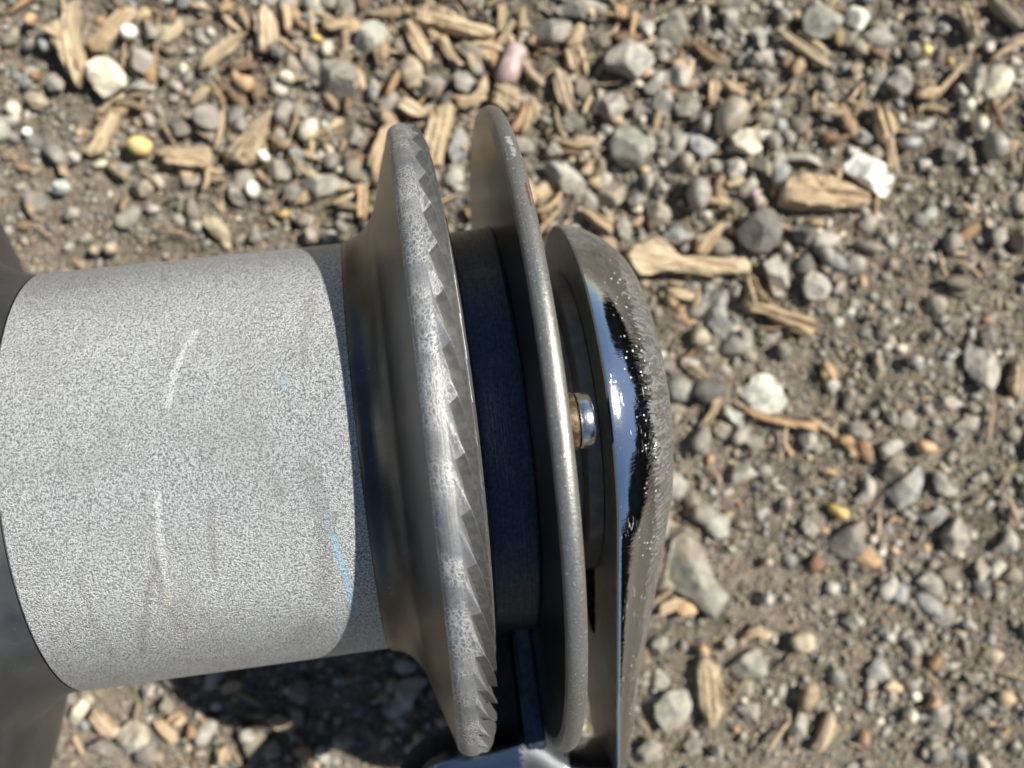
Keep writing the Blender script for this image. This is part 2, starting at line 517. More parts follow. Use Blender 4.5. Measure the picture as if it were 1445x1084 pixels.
lathe('washer', [(.0027, .0001), (.0027, .0040), (.0040, .0046), (.0047, .0048), (.0050, .0046), (.0053, .0048), (.0060, .0048), (.0063, .0045), (.0063, .0001)], screw, [M['rust']], 48, 35, None, False, (.0014, .0430))
lathe('spindle_collar', [(.0026, .020), (.0026, .0250), (.0096, .0250), (.0098, .0255), (.0098, .0300), (.0100, .0303), (.0124, .0303), (.0127, .0300), (.0127, .020)], winch, [M['under']], 200, 30)

# chrome cap: round plate drawn out on one side into the feeder arm
def hull2(c0, r0, c1, r1, n=420):
    d = np.array(c1) - np.array(c0); L = np.hypot(*d); a0 = math.atan2(d[1], d[0]); b = math.acos((r0 - r1) / L)
    pts = []
    for t in np.linspace(a0 + b, a0 - b + 2 * math.pi, 300): pts.append((c0[0] + r0 * math.cos(t), c0[1] + r0 * math.sin(t)))
    for t in np.linspace(a0 - b, a0 + b, 80): pts.append((c1[0] + r1 * math.cos(t), c1[1] + r1 * math.sin(t)))
    pts.append(pts[0]); pts = np.array(pts)
    s = np.concatenate([[0], np.cumsum(np.hypot(*np.diff(pts, axis=0).T))])
    u = np.linspace(0, s[-1], n, endpoint=False)
    return np.stack([np.interp(u, s, pts[:, 0]), np.interp(u, s, pts[:, 1])], 1)
C0, R0 = (0.0, 0.0), .0397
C1, R1 = (-.0760, -.0125), .0115
capprof = catmull([(.0133, .0000), (.0146, .0002), (.0160, .0006), (.0176, .0012), (.0192, .0021), (.0215, .0037), (.0235, .0056), (.0250, .0079), (.0262, .0111), (.0270, .0150)], 5) \
    + catmull([(.0270, .0150), (.0277, .0210), (.0281, .0290), (.0283, .0395)], 5)[1:]
under = [(.01262, .0190), (.0126, .0010), (.0127, .0004), (.0130, .0000)]
capp = under + capprof
def outline(inset, n=420):
    r0 = R0 - inset
    k = min(1, inset / .0395)
    c1 = (C1[0] * (1 - .55 * k), C1[1] * (1 - .55 * k)); r1 = max(.0006, R1 * (1 - inset / .0125)) if inset < .0119 else .0006
    if inset > .0119:
        k2 = (inset - .0119) / (.0395 - .0119)
        c1 = (c1[0] * (1 - k2), c1[1] * (1 - k2)); r1 = .0006 * (1 - k2) + 2e-5
    r0 = max(r0, r1 + 1e-4)
    c1 = c1 if math.hypot(*c1) > (r0 - r1) + 1e-4 else (-(r0 - r1) - 2e-4, 0.0)
    o = hull2(C0, r0, c1, r1, n)
    return o
NS = 420
co = np.zeros((NS, len(capp), 3))
base_o = outline(0)
for j, (s, ins) in enumerate(capp):
    co[:, j, 0] = s
    if s <= .0131:                                       # underside: plain inset
        c = base_o.mean(0) * 0
        q = base_o * (1 - ins / .0397)
    else:
        q = outline(ins)
    co[:, j, 1] = q[:, 0]; co[:, j, 2] = q[:, 1]
    if s > .0133:                                        # the arm thins towards its tip
        co[:, j, 0] = .0133 + (s - .0133) * np.interp(q[:, 0], [-.085, -.0665, -.050, -.0314, -.015, 0], [.28, .40, .57, .80, .95, 1.0])
d = np.hypot(*np.diff(np.vstack([base_o, base_o[:1]]), axis=0).T)
arc = np.concatenate([[0], np.cumsum(d)])
top_i = int(np.argmax(base_o[:, 0]))
# way round measured from the point farthest from the arm, growing towards the camera side
vv = []
for i in range(NS + 1):
    a = abs(arc[i] - arc[top_i]); vv.append(min(a, arc[-1] - a))
pl = np.array(capp); pd = np.concatenate([[0], np.cumsum(np.hypot(*np.diff(pl, axis=0).T))]); pd = pd - pd[len(under) - 1]
cap = grid_obj('cap', co, [p[0] for p in capp], np.linspace(0, 2 * math.pi, NS + 1), winch, [M['under'], M['chrome']], 50,
               lambda j: 0 if j < len(under) - 2 else 1, False, (pd.tolist(), vv))

# feeder arm: hooks from the cap back under both jaws
def sweep(name, path, hw, ht, parent, mats, ring=20):
    n = len(path); co = np.zeros((ring, n, 3))
    pth = np.array(path)
    for j in range(n):
        a = pth[max(j - 1, 0)]; b = pth[min(j + 1, n - 1)]
        tg = (b - a)[:2]; tg = tg / np.hypot(*tg); nr = np.array([-tg[1], tg[0]])
        w = hw * pth[j][3]; h = ht * pth[j][4]
        for i in range(ring):
            t = 2 * math.pi * i / ring
            cx, sx = math.cos(t), math.sin(t)
            x = math.copysign(abs(cx) ** .6, cx) * w; y = math.copysign(abs(sx) ** .6, sx) * h
            co[i, j] = (pth[j][0] + nr[0] * y, pth[j][1] + nr[1] * y, pth[j][2] + x)
    o = grid_obj(name, co, pth[:, 0], np.linspace(0, 2 * math.pi, ring + 1), parent, mats, 50)
    bm = bmesh.new(); bm.from_mesh(o.data); bmesh.ops.holes_fill(bm, edges=[e for e in bm.edges if e.is_boundary]); bm.to_mesh(o.data); bm.free()
    return o
hh = .0045
pa = [(.0160, -.0800), (.0150, -.0778), (.0130, -.0757), (.0095, -.0748), (.0060, -.0740), (.0030, -.0730), (.0010, -.0716), (-.0012, -.0697), (-.0034, -.0676), (-.0060, -.0672),
      (-.0110, -.0677), (-.0150, -.0677), (-.0185, -.0678), (-.0215, -.0684), (-.0245, -.0700), (-.0272, -.0728), (-.0287, -.0770)]
pa = catmull([(s, e, -.0100, 1.0, 1.0) for s, e in pa], 4)
sweep('feeder_arm', pa, .0108, hh, cap, [M['arm']])
bm = bmesh.new()
bmesh.ops.create_cube(bm, size=1)
for vtx in bm.verts:
    top = vtx.co.y > 0
    vtx.co = Vector(((-.0029 if top else -.0026) + vtx.co.x * (.0037 if top else .0043), -.0405 if top else -.0660, -.0065 + vtx.co.z * .0150))
bmesh.ops.bevel(bm, geom=list(bm.edges), offset=.0005, segments=3, affect='EDGES')
me = bpy.data.meshes.new('stripper_blade'); bm.to_mesh(me); bm.free()
smooth(me, 50)
link('stripper_blade', me, winch, [M['hub']])

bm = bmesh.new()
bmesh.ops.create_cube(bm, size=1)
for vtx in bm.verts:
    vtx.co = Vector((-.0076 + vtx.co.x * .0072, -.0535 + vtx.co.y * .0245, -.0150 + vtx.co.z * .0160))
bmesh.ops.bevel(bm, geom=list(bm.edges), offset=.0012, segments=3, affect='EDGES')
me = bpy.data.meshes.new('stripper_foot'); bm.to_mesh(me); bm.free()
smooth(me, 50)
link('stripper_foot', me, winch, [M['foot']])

# ------------------------------------------------------------------ ground sheet
def vnoise(x, y, scale, seed, octaves=4, pers=.55):
    r = np.random.default_rng(seed); tot = 0; amp = 1; out = np.zeros_like(x)
    for _ in range(octaves):
        L = r.random((257, 257)); fx = (x * scale) % 256; fy = (y * scale) % 256
        ix = fx.astype(int); iy = fy.astype(int); tx = fx - ix; ty = fy - iy
        tx = tx * tx * (3 - 2 * tx); ty = ty * ty * (3 - 2 * ty)
        v = L[iy, ix] * (1 - tx) * (1 - ty) + L[iy, ix + 1] * tx * (1 - ty) + L[iy + 1, ix] * (1 - tx) * ty + L[iy + 1, ix + 1] * tx * ty
        out += amp * (v - .5); tot += amp; amp *= pers; scale *= 2.03
    return out / tot
def axis(h, step):
    a = list(np.arange(-h, h + 1e-9, step)); g = step
    while a[-1] < 60:
        g *= 1.3; a.append(a[-1] + g); a.insert(0, a[0] - g)
    return np.array(a)
gx, gy = axis(.30, .0016), axis(.24, .0016)
X, Y = np.meshgrid(gx, gy)
def gheight(x, y):
    return -.0036 + .0042 * vnoise(x + 80, y + 80, 22, 3, 3) + .0044 * vnoise(x + 80, y + 80, 190, 5, 4, .7)
Z = gheight(X, Y)
ny, nx = X.shape
idx = np.arange(nx * ny).reshape(ny, nx)
quads = np.stack([idx[:-1, :-1], idx[:-1, 1:], idx[1:, 1:], idx[1:, :-1]], -1).reshape(-1, 4)
def fast_mesh(name, verts, faces):
    me = bpy.data.meshes.new(name)
    k = faces.shape[1]
    me.vertices.add(len(verts)); me.vertices.foreach_set('co', verts.astype(np.float32).ravel())
    me.loops.add(faces.size); me.loops.foreach_set('vertex_index', faces.astype(np.int32).ravel())
    me.polygons.add(len(faces)); me.polygons.foreach_set('loop_start', np.arange(0, faces.size, k, dtype=np.int32))
    me.update(calc_edges=True); me.validate()
    return me
me = fast_mesh('ground', np.stack([X, Y, Z], -1).reshape(-1, 3), quads)
me.shade_smooth()
g = link('ground', me, None, [M['soil']])
g['kind'] = 'structure'

# ------------------------------------------------------------------ stones and chips seen in the photograph
TILE = dict(A=(0, 0), B=(290, 0), C=(0, 190), D=(270, 180), E=(570, 0), F=(850, 0), G=(1145, 0), H=(740, 200), I=(920, 210), J=(1145, 210),
            K=(920, 420), L=(1145, 420), M=(920, 640), N=(1145, 640), P=(880, 859), Q=(1145, 859), R=(0, 860), S=(250, 900))
def spot(tile, x, y, z=.002):
    x0, y0 = TILE[tile]
    k = 3.6125 if tile == 'S' else 4.8167
    u, v = x0 + x / k, y0 + y / k
    f = (CAM_H - z) / 1500.0
    return ((u - 722.5) * f, -(v - 542.0) * f)
HUE = dict(
    grey=(.290, .266, .230), dgrey=(.165, .155, .138), lgrey=(.41, .38, .335), bgrey=(.31, .312, .30), ggrey=(.34, .335, .285), brgrey=(.280, .246, .190),
    cream=(.62, .57, .45), white=(.86, .84, .78), beige=(.41, .35, .25), tan=(.51, .385, .25), ptan=(.565, .45, .305), brown=(.32, .225, .145),
    orange=(.50, .33, .19), yellow=(.64, .50, .20), gold=(.52, .36, .13), rust=(.31, .18, .11), pink=(.45, .34, .325), gwhite=(.54, .56, .49))
HUENAME = dict(grey='grey', dgrey='dark grey', lgrey='light grey', bgrey='bluish grey', ggrey='greenish grey', brgrey='brownish grey', cream='cream', white='white',
               beige='beige', tan='tan', ptan='pale tan', brown='brown', orange='orange tan', yellow='yellow', gold='golden yellow', rust='reddish brown', pink='pinkish', gwhite='pale green')
# tile, kind (s stone, p smooth pebble, w wood), hue, height in mm, (short name, full label) or '', outline in the tile's pixels
ITEMS = [
('A','w','ptan',7,('the forked chip','large forked pale wood chip at the upper left, with a short side branch'),[(270,195),(370,140),(440,90),(480,0),(530,10),(525,110),(520,220),(545,330),(580,430),(570,540),(525,600),(480,560),(430,450),(385,360),(370,260),(310,225)]),
('A','w','tan',5,'',[(560,295),(660,225),(720,130),(800,40),(860,15),(915,50),(900,110),(820,180),(760,260),(700,350),(640,350)]),
('A','s','cream',8,('the large cream stone','large smooth cream stone lying against the tip of the forked wood chip'),[(600,430),(650,395),(720,380),(790,420),(850,500),(850,580),(800,610),(740,640),(690,660),(640,600),(600,520)]),
('A','p','white',5,'',[(810,200),(840,160),(890,155),(930,190),(920,240),(870,275),(820,255)]),
('A','s','lgrey',7,'',[(840,370),(880,325),(960,320),(1030,350),(1040,430),(1000,500),(930,490),(870,430)]),
('A','s','lgrey',4,'',[(880,580),(930,540),(1000,530),(1050,560),(1030,610),(950,625)]),
('A','w','ptan',6,'',[(535,1020),(590,970),(640,860),(700,780),(760,740),(815,770),(790,830),(740,930),(690,1010),(650,1060),(590,1045)]),
('A','p','yellow',6,('the big yellow pebble','glossy translucent yellow pebble, biggest of the yellow ones, above the gritty drum'),[(835,970),(880,920),(960,915),(1010,940),(1025,1000),(980,1050),(920,1060),(870,1020)]),
('A','p','cream',4,'',[(5,710),(40,665),(90,680),(100,740),(60,775),(20,750)]),
('A','s','beige',5,'',[(145,650),(190,605),(260,620),(300,680),(240,730),(180,710)]),
('A','p','orange',3,'',[(140,120),(190,65),(240,90),(200,160),(150,155)]),
('A','p','rust',3,'',[(180,490),(230,465),(265,500),(240,545),(195,530)]),
('A','w','ptan',3,'',[(1090,270),(1140,200),(1190,120),(1230,110),(1230,190),(1180,250),(1120,280)]),
('A','s','dgrey',4,'',[(1090,860),(1130,810),(1210,800),(1280,850),(1290,900),(1220,930),(1130,925)]),
('A','s','grey',6,'',[(1300,790),(1360,720),(1445,700),(1500,760),(1500,860),(1430,890),(1340,860)]),
('C','w','tan',5,('the blocky brown chip','blocky rectangular brown wood chip lying level beside the big yellow pebble'),[(1055,90),(1090,70),(1250,75),(1430,80),(1430,140),(1400,215),(1250,215),(1110,200),(1060,140)]),
('A','s','lgrey',3,'',[(930,770),(980,740),(1025,790),(1020,840),(970,835)]),
('A','w','tan',2,'',[(640,740),(740,660),(820,620),(830,650),(760,730),(690,790)]),
('A','p','bgrey',3,'',[(230,265),(290,240),(350,275),(330,320),(270,345)]),
('A','s','grey',3,'',[(960,190),(1000,145),(1070,190),(1060,240),(980,245)]),
('A','s','grey',3,'',[(1040,450),(1090,430),(1150,490),(1120,540),(1060,520)]),
('A','s','grey',3,'',[(280,540),(340,470),(410,540),(400,600),(310,600)]),
('A','p','white',2,'',[(110,870),(140,840),(180,860),(165,905),(125,905)]),
('B','w','ptan',5,('the flat grey chip','wide flat pale chip with a split lower end, near the top edge left of centre'),[(330,140),(350,60),(430,50),(470,120),(500,200),(490,280),(420,320),(380,370),(350,310),(345,220)]),
('B','p','orange',5,'',[(160,530),(240,500),(330,520),(345,580),(290,635),(220,610)]),
('B','w','brown',4,'',[(130,440),(230,360),(340,420),(330,460),(190,475)]),
('B','w','ptan',5,'',[(-60,470),(0,350),(100,270),(220,215),(250,240),(170,340),(90,400),(20,470)]),
('B','s','grey',9,('the big rounded grey stone','big rounded grey stone at the top, left of the jaw rims'),[(720,440),(760,390),(900,375),(1000,430),(1040,500),(1040,620),(990,690),(900,715),(830,660),(790,560),(730,500)]),
('B','s','ggrey',8,'',[(1000,280),(1080,150),(1160,120),(1270,200),(1230,280),(1130,340),(1050,370),(1000,340)]),
('B','p','cream',4,'',[(770,310),(800,250),(850,255),(870,310),(830,375),(780,360)]),
('B','p','yellow',3,'',[(690,225),(740,205),(790,240),(780,275),(720,260)]),
('B','p','cream',4,'',[(480,505),(530,470),(590,490),(605,540),(560,570),(500,550)]),
('B','p','cream',5,('the oblong cream pebble','smooth oblong cream pebble standing out from the gravel above the drum end'),[(625,880),(680,800),(750,790),(770,850),(740,930),(680,965),(630,940)]),
('B','w','ptan',5,('the flaring chip','flaring pale wood chip, narrow top and wide foot, left of the oblong cream pebble'),[(330,800),(370,740),(460,740),(470,780),(400,840),(385,950),(340,1060),(300,1130),(200,1110),(120,1090),(90,1060),(170,960),(260,900)]),
('B','p','white',4,'',[(330,1020),(380,1000),(430,1050),(420,1090),(360,1090)]),
('B','s','dgrey',4,'',[(430,330),(480,280),(540,330),(520,390),(450,380)]),
('B','s','lgrey',4,'',[(970,950),(1030,830),(1090,930),(1060,980),(980,970)]),
('B','w','tan',5,'',[(1090,1084),(1130,940),(1200,850),(1300,790),(1340,800),(1250,940),(1220,1100),(1180,1215),(1130,1200)]),
('B','s','bgrey',3,'',[(640,90),(700,60),(770,100),(740,150),(670,130)]),
('B','w','tan',2,'',[(770,130),(860,130),(1000,110),(960,180),(850,210),(800,180)]),
('B','s','grey',3,'',[(550,700),(620,680),(700,750),(680,800),(600,780),(540,740)]),
('B','w','tan',3,'',[(1070,60),(1200,30),(1350,20),(1420,40),(1300,90),(1120,95)]),
('B','w','tan',2,'',[(500,20),(560,10),(580,110),(560,210),(530,190),(520,90)]),
('B','w','orange',3,'',[(70,20),(130,0),(200,0),(160,60),(100,80)]),
('B','w','brown',3,'',[(190,60),(240,30),(290,110),(300,180),(260,190),(230,120)]),
('D','w','orange',4,'',[(1110,380),(1160,360),(1195,420),(1190,560),(1180,630),(1120,600),(1100,550),(1130,470)]),
('D','s','grey',5,'',[(500,270),(540,210),(610,205),(660,270),(650,330),(570,355),(510,320)]),
('D','s','ggrey',7,('the long flat grey stone','long flat greenish grey stone with a deep shadow, above the right end of the drum'),[(690,400),(750,340),(870,320),(980,320),(1020,370),(960,430),(870,470),(810,500),(740,470)]),
('D','p','white',4,'',[(350,400),(390,345),(440,365),(450,440),(400,475),(360,445)]),
('D','s','grey',4,'',[(210,380),(250,340),(300,400),(350,470),(320,530),(260,500)]),
('D','s','beige',6,'',[(70,650),(110,590),(180,610),(240,690),(250,760),(200,785),(130,720)]),
('D','s','brgrey',4,'',[(670,610),(740,570),(840,580),(800,640),(730,670)]),
('D','p','gold',3,'',[(575,580),(620,545),(665,560),(650,605),(590,610)]),
('D','w','ptan',3,'',[(755,295),(800,265),(860,315),(830,340)]),
('D','s','grey',5,'',[(890,190),(940,140),(1000,180),(990,260),(920,270)]),
('D','s','lgrey',4,'',[(880,730),(940,690),(1010,730),(990,790),(900,785)]),
('D','s','grey',3,'',[(950,640),(1010,620),(1060,660),(1040,700),(980,690)]),
('D','s','lgrey',4,'',[(740,720),(800,660),(850,710),(800,790),(750,770)]),
('D','s','bgrey',4,'',[(640,110),(680,70),(760,180),(770,240),(700,250)]),
('D','s','grey',3,'',[(990,500),(1040,460),(1090,510),(1060,560),(1000,550)]),
('D','s','grey',3,'',[(380,720),(420,680),(470,730),(440,780),(390,770)]),
('C','s','gwhite',4,('the pale green stone by the flange','pale green white stone near the left edge, above the base flange'),[(290,360),(350,310),(430,295),(475,350),(440,395),(350,400)]),
('C','s','brgrey',5,'',[(850,330),(900,290),(980,290),(1030,350),(990,410),(930,420),(870,390)]),
('C','p','lgrey',4,'',[(950,490),(1000,460),(1070,480),(1060,525),(990,535)]),
('C','s','grey',4,'',[(390,520),(430,485),(500,490),(525,540),(470,575),(410,560)]),
('C','p','beige',4,'',[(680,760),(730,715),(790,750),(780,810),(710,820)]),
('C','p','beige',3,'',[(585,770),(620,735),(650,760),(640,815),(595,810)]),
('C','s','lgrey',3,'',[(405,130),(450,95),(520,120),(520,170),(460,190)]),
('C','s','cream',3,'',[(600,190),(640,160),(710,155),(690,200),(630,215)]),
('C','w','tan',2,'',[(350,170),(390,170),(445,240),(430,280),(390,260)]),
('C','s','bgrey',3,'',[(760,200),(800,175),(860,200),(850,240),(790,245)]),
('C','s','grey',4,'',[(1240,420),(1290,410),(1350,530),(1320,610),(1250,560)]),
('C','s','grey',4,'',[(1210,310),(1290,260),(1350,270),(1310,330),(1240,345)]),
('E','w','ptan',6,('the long bent chip','long bent pale wood chip lying crosswise at the top, above the jaw rims'),[(60,40),(150,30),(280,40),(380,100),(470,160),(610,175),(620,220),(580,250),(470,235),(340,215),(230,170),(90,160),(60,100)]),
('E','w','tan',5,'',[(640,0),(690,0),(700,60),(680,180),(640,190),(640,90)]),
('E','w','tan',4,'',[(770,40),(820,0),(840,80),(820,160),(770,180)]),
('E','w','tan',4,'',[(560,370),(640,240),(700,170),(740,90),(770,120),(690,260),(600,390)]),
('E','p','pink',6,('the pink stone','glossy pinkish purple stone standing just above the upper jaw rim'),[(640,430),(690,320),(730,260),(800,270),(860,330),(800,420),(790,500),(760,570),(650,560),(600,530)]),
('E','w','ptan',6,'',[(590,640),(620,565),(700,570),(780,590),(800,660),(770,740),(700,755),(620,720)]),
('E','w','tan',4,'',[(0,130),(60,140),(130,220),(160,310),(210,400),(180,440),(120,410),(40,320),(10,220)]),
('E','w','tan',3,'',[(210,220),(290,220),(320,310),(370,390),(410,430),(380,445),(290,380),(240,300)]),
('E','w','ptan',6,('the fibrous chip','broad fibrous wood chip seen between the two jaw rims'),[(170,790),(230,720),(330,690),(350,760),(310,880),(280,1000),(250,1130),(150,1150),(110,990)]),
('E','w','ptan',4,'',[(-50,720),(0,650),(70,680),(150,760),(120,800),(40,790)]),
('E','s','brgrey',4,'',[(340,290),(410,250),(540,330),(530,400),(450,400),(380,350)]),
('E','s','grey',5,'',[(40,600),(110,520),(240,500),(290,560),(240,650),(100,650)]),
('E','s','grey',4,'',[(330,500),(420,470),(480,530),(440,620),(350,600)]),
('E','w','ptan',4,'',[(790,390),(830,340),(880,460),(960,510),(950,570),(880,530),(820,470)]),
('E','w','ptan',5,'',[(1010,480),(1050,430),(1110,490),(1140,560),(1165,690),(1120,745),(1070,700),(1020,580)]),
('E','w','tan',3,'',[(1090,310),(1150,300),(1200,390),(1180,470),(1110,440)]),
('E','s','grey',7,'',[(880,200),(930,130),(1040,100),(1130,120),(1170,180),(1090,260),(1010,290),(920,260)]),
('E','s','grey',7,'',[(1010,30),(1080,-10),(1250,-20),(1400,0),(1400,90),(1280,110),(1150,90),(1060,70)]),
('E','w','ptan',5,'',[(1150,940),(1210,905),(1310,920),(1320,965),(1230,980),(1160,970)]),
('E','s','beige',4,'',[(1190,1040),(1230,1000),(1270,1030),(1260,1084),(1200,1090)]),
('E','w','orange',3,'',[(730,870),(790,740),(830,650),(835,720),(800,830),(750,895)]),
('E','s','bgrey',6,'',[(290,1030),(330,900),(370,810),(440,900),(430,1030),(340,1084)]),
('E','s','grey',4,'',[(920,800),(960,740),(1020,780),(990,850),(930,850)]),
('E','s','grey',4,'',[(970,1000),(1020,930),(1100,960),(1090,1030),(1000,1050)]),
('E','s','brgrey',4,'',[(1160,520),(1220,470),(1280,560),(1230,640),(1170,610)]),
('E','s','grey',3,'',[(1070,800),(1110,770),(1170,820),(1150,880),(1090,860)]),
('E','w','brown',3,'',[(800,800),(840,680),(900,650),(890,760),(830,900),(790,910)]),
('E','w','tan',3,'',[(350,680),(430,660),(560,570),(570,610),(480,700),(390,740)]),
('F','s','lgrey',10,('the pale two-tone stone','large pale grey stone with a brown underside, right of the pink stone'),[(20,390),(60,320),(180,260),(290,290),(370,400),(320,460),(240,530),(130,470),(20,440)]),
('F','s','grey',8,'',[(380,200),(470,80),(540,30),(600,80),(600,180),(550,280),(430,270)]),
('F','s','lgrey',5,'',[(245,150),(290,110),(360,130),(370,180),(340,240),(280,200)]),
('F','s','lgrey',5,'',[(430,500),(500,420),(590,440),(640,520),(590,575),(490,560)]),
('F','s','lgrey',6,'',[(345,700),(400,590),(480,590),(490,700),(450,775),(380,750)]),
('F','s','grey',5,'',[(500,690),(580,600),(640,620),(690,710),(620,770),(530,780)]),
('F','p','brgrey',8,('the round brown stone','round brownish grey stone with a reddish lower edge, right of the upper jaw'),[(770,760),(830,660),(930,640),(1000,680),(1010,780),(960,850),(880,900),(800,930),(760,850)]),
('F','s','cream',6,'',[(880,930),(960,860),(1030,870),(1110,1000),(1030,1040),(900,1000)]),
('F','s','bgrey',5,'',[(590,920),(660,905),(790,950),(770,1020),(700,1070),(610,1010)]),
('F','s','ggrey',10,('the pale wedge stone','large pale greenish grey wedge shaped stone right of the upper jaw rim'),[(50,970),(100,860),(200,760),(250,830),(310,950),(310,1084),(230,1150),(120,1120),(60,1050)]),
('F','s','lgrey',7,'',[(0,650),(80,600),(150,640),(180,710),(110,810),(40,790)]),
('F','p','grey',4,'',[(655,800),(690,740),(750,750),(755,840),(710,900),(665,870)]),
('F','s','ggrey',4,'',[(1030,170),(1090,160),(1150,250),(1120,315),(1070,280)]),
('F','s','grey',4,'',[(990,350),(1060,340),(1110,400),(1060,440),(1010,410)]),
('F','s','grey',4,'',[(1050,500),(1110,450),(1190,500),(1180,550),(1100,560)]),
('F','w','ptan',4,('the straight stick','straight slim pale stick lying slantwise at the top, right of centre'),[(1190,180),(1220,165),(1445,310),(1580,395),(1570,430),(1500,415),(1330,320)]),
('F','w','brown',4,'',[(600,240),(700,250),(770,310),(850,370),(810,420),(740,400),(660,320)]),
('F','w','tan',3,'',[(840,530),(890,530),(1000,620),(960,640),(880,610)]),
('F','w','tan',3,'',[(740,540),(790,490),(820,570),(780,690),(740,690)]),
('F','w','orange',3,'',[(90,0),(180,0),(180,60),(150,110),(100,90)]),
('F','w','orange',3,'',[(200,60),(240,50),(280,90),(240,150),(220,250),(190,250),(200,150)]),
('F','s','lgrey',4,'',[(660,50),(720,0),(740,90),(710,190),(670,150)]),
('F','s','grey',4,'',[(830,60),(930,20),(940,120),(900,230),(850,180)]),
('F','s','grey',3,'',[(830,230),(880,190),(900,280),(850,330),(815,290)]),
('F','s','grey',3,'',[(370,330),(430,300),(480,350),(430,410),(380,380)]),
('F','s','grey',3,'',[(290,560),(350,520),(430,550),(390,610),(310,610)]),
('F','s','grey',3,'',[(210,730),(260,670),(310,700),(290,770),(230,780)]),
('F','s','grey',3,'',[(370,910),(420,860),(470,920),(450,980),(380,980)]),
('F','s','brgrey',4,'',[(1060,800),(1120,760),(1190,810),(1160,860),(1090,860)]),
('F','s','grey',4,'',[(1140,910),(1190,860),(1250,940),(1220,1010),(1160,980)]),
('F','s','grey',4,'',[(1200,80),(1240,10),(1320,40),(1300,120),(1230,140)]),
('G','s','ggrey',7,('the large grey-green stone','large greenish grey slab at the top edge, right of the straight stick'),[(-50,120),(0,20),(120,50),(230,110),(210,170),(130,250),(30,260),(-40,220)]),
('G','s','gwhite',6,('the round pale green stone','round pale green stone touching the grey green slab at the top'),[(240,70),(290,20),(390,25),(420,100),(370,180),(320,200),(250,150)]),
('G','w','ptan',5,'',[(1000,60),(1040,10),(1100,20),(1140,110),(1150,240),(1120,255),(1060,190)]),
('G','w','brgrey',8,('the grey twig','thick weathered grey piece of wood in the top right corner'),[(1190,0),(1300,-30),(1400,60),(1480,120),(1480,200),(1400,190),(1290,110)]),
('G','p','yellow',3,'',[(755,310),(790,280),(850,310),(840,355),(780,365)]),
('G','p','gold',2,'',[(940,390),(970,365),(1000,410),(980,440)]),
('G','w','tan',4,'',[(815,660),(900,570),(1000,460),(1040,400),(1070,420),(1000,520),(880,650),(835,695)]),
('G','s','grey',7,('the angular grey stone','angular dark edged grey stone near the upper right, left of a short stick'),[(510,550),(570,490),(640,420),(690,480),(700,600),(620,640),(560,600)]),
('G','s','grey',4,'',[(660,330),(710,270),(760,320),(730,390),(680,380)]),
('G','w','tan',4,'',[(440,720),(490,700),(560,780),(600,880),(560,920),(480,960),(450,860)]),
('G','w','tan',3,'',[(530,930),(580,930),(600,1084),(600,1180),(530,1120)]),
('G','p','bgrey',4,'',[(610,930),(700,910),(780,930),(760,990),(690,1010),(620,985)]),
('G','s','lgrey',3,'',[(670,850),(720,815),(830,820),(790,890),(700,900)]),
('G','s','lgrey',4,'',[(300,900),(370,840),(440,880),(420,970),(350,960)]),
('G','s','grey',5,'',[(1075,500),(1140,420),(1210,480),(1190,580),(1140,630),(1090,570)]),
('G','p','cream',4,'',[(1020,700),(1080,660),(1125,690),(1100,760),(1040,755)]),
('G','p','lgrey',3,'',[(990,570),(1030,550),(1090,630),(1050,660),(1010,630)]),
('G','s','lgrey',4,'',[(1310,270),(1360,225),(1430,260),(1440,330),(1380,345)]),
('G','s','lgrey',4,'',[(1340,450),(1370,380),(1440,380),(1450,460),(1390,500)]),
('G','p','cream',4,'',[(1100,830),(1150,765),(1220,820),(1200,890),(1130,900)]),
('G','p','grey',6,'',[(1180,1000),(1200,900),(1290,890),(1345,990),(1310,1090),(1220,1090)]),
('G','s','grey',4,'',[(730,40),(790,10),(840,50),(800,95),(740,85)]),
('G','s','lgrey',3,'',[(860,150),(910,125),(970,180),(930,215),(880,200)]),
('G','s','grey',3,'',[(760,170),(810,120),(850,180),(830,225),(780,220)]),
('G','s','grey',3,'',[(380,600),(420,550),(470,580),(440,640),(390,640)]),
('G','s','beige',3,'',[(280,450),(320,410),(370,430),(350,480),(300,480)]),
('G','s','grey',3,'',[(90,540),(130,500),(180,550),(150,600),(100,590)]),
('G','s','grey',3,'',[(70,740),(120,700),(180,750),(150,810),(90,800)]),
('G','s','grey',6,'',[(900,1000),(960,940),(1040,980),(1050,1060),(960,1110),(900,1080)]),
('J','s','white',7,('the white quartz piece','bright white broken quartz piece with tan stains, resting on the flat plank chip'),[(240,90),(290,50),(330,10),(400,0),(440,40),(520,100),(600,150),(620,170),(580,280),(540,340),(450,290),(330,210),(250,150)]),
('I','w','tan',6,('the flat plank chip','broad flat tan piece of plank wood partly under the white quartz piece'),[(880,210),(960,160),(1100,150),(1250,190),(1445,260),(1520,330),(1450,380),(1330,395),(1150,410),(980,400),(860,380),(880,300)]),
('H','s','lgrey',8,'',[(120,170),(170,130),(300,150),(400,230),(420,290),(370,350),(290,340),(210,260)]),
('H','s','brgrey',6,'',[(450,380),(540,290),(640,220),(700,290),(690,380),(620,450),(500,450)]),
('H','p','grey',5,'',[(800,240),(850,190),(890,220),(880,300),(830,330)]),
('H','p','brgrey',6,'',[(1050,110),(1090,50),(1160,80),(1170,160),(1110,200),(1060,170)]),
('H','p','grey',7,('the grey oval stone','smooth upright oval grey stone above the long root, right of the chrome cap'),[(1110,310),(1150,230),(1220,220),(1280,310),(1270,400),(1200,490),(1130,440)]),
('H','s','brgrey',7,'',[(840,400),(900,390),(990,440),(1010,500),(950,570),(850,580)]),
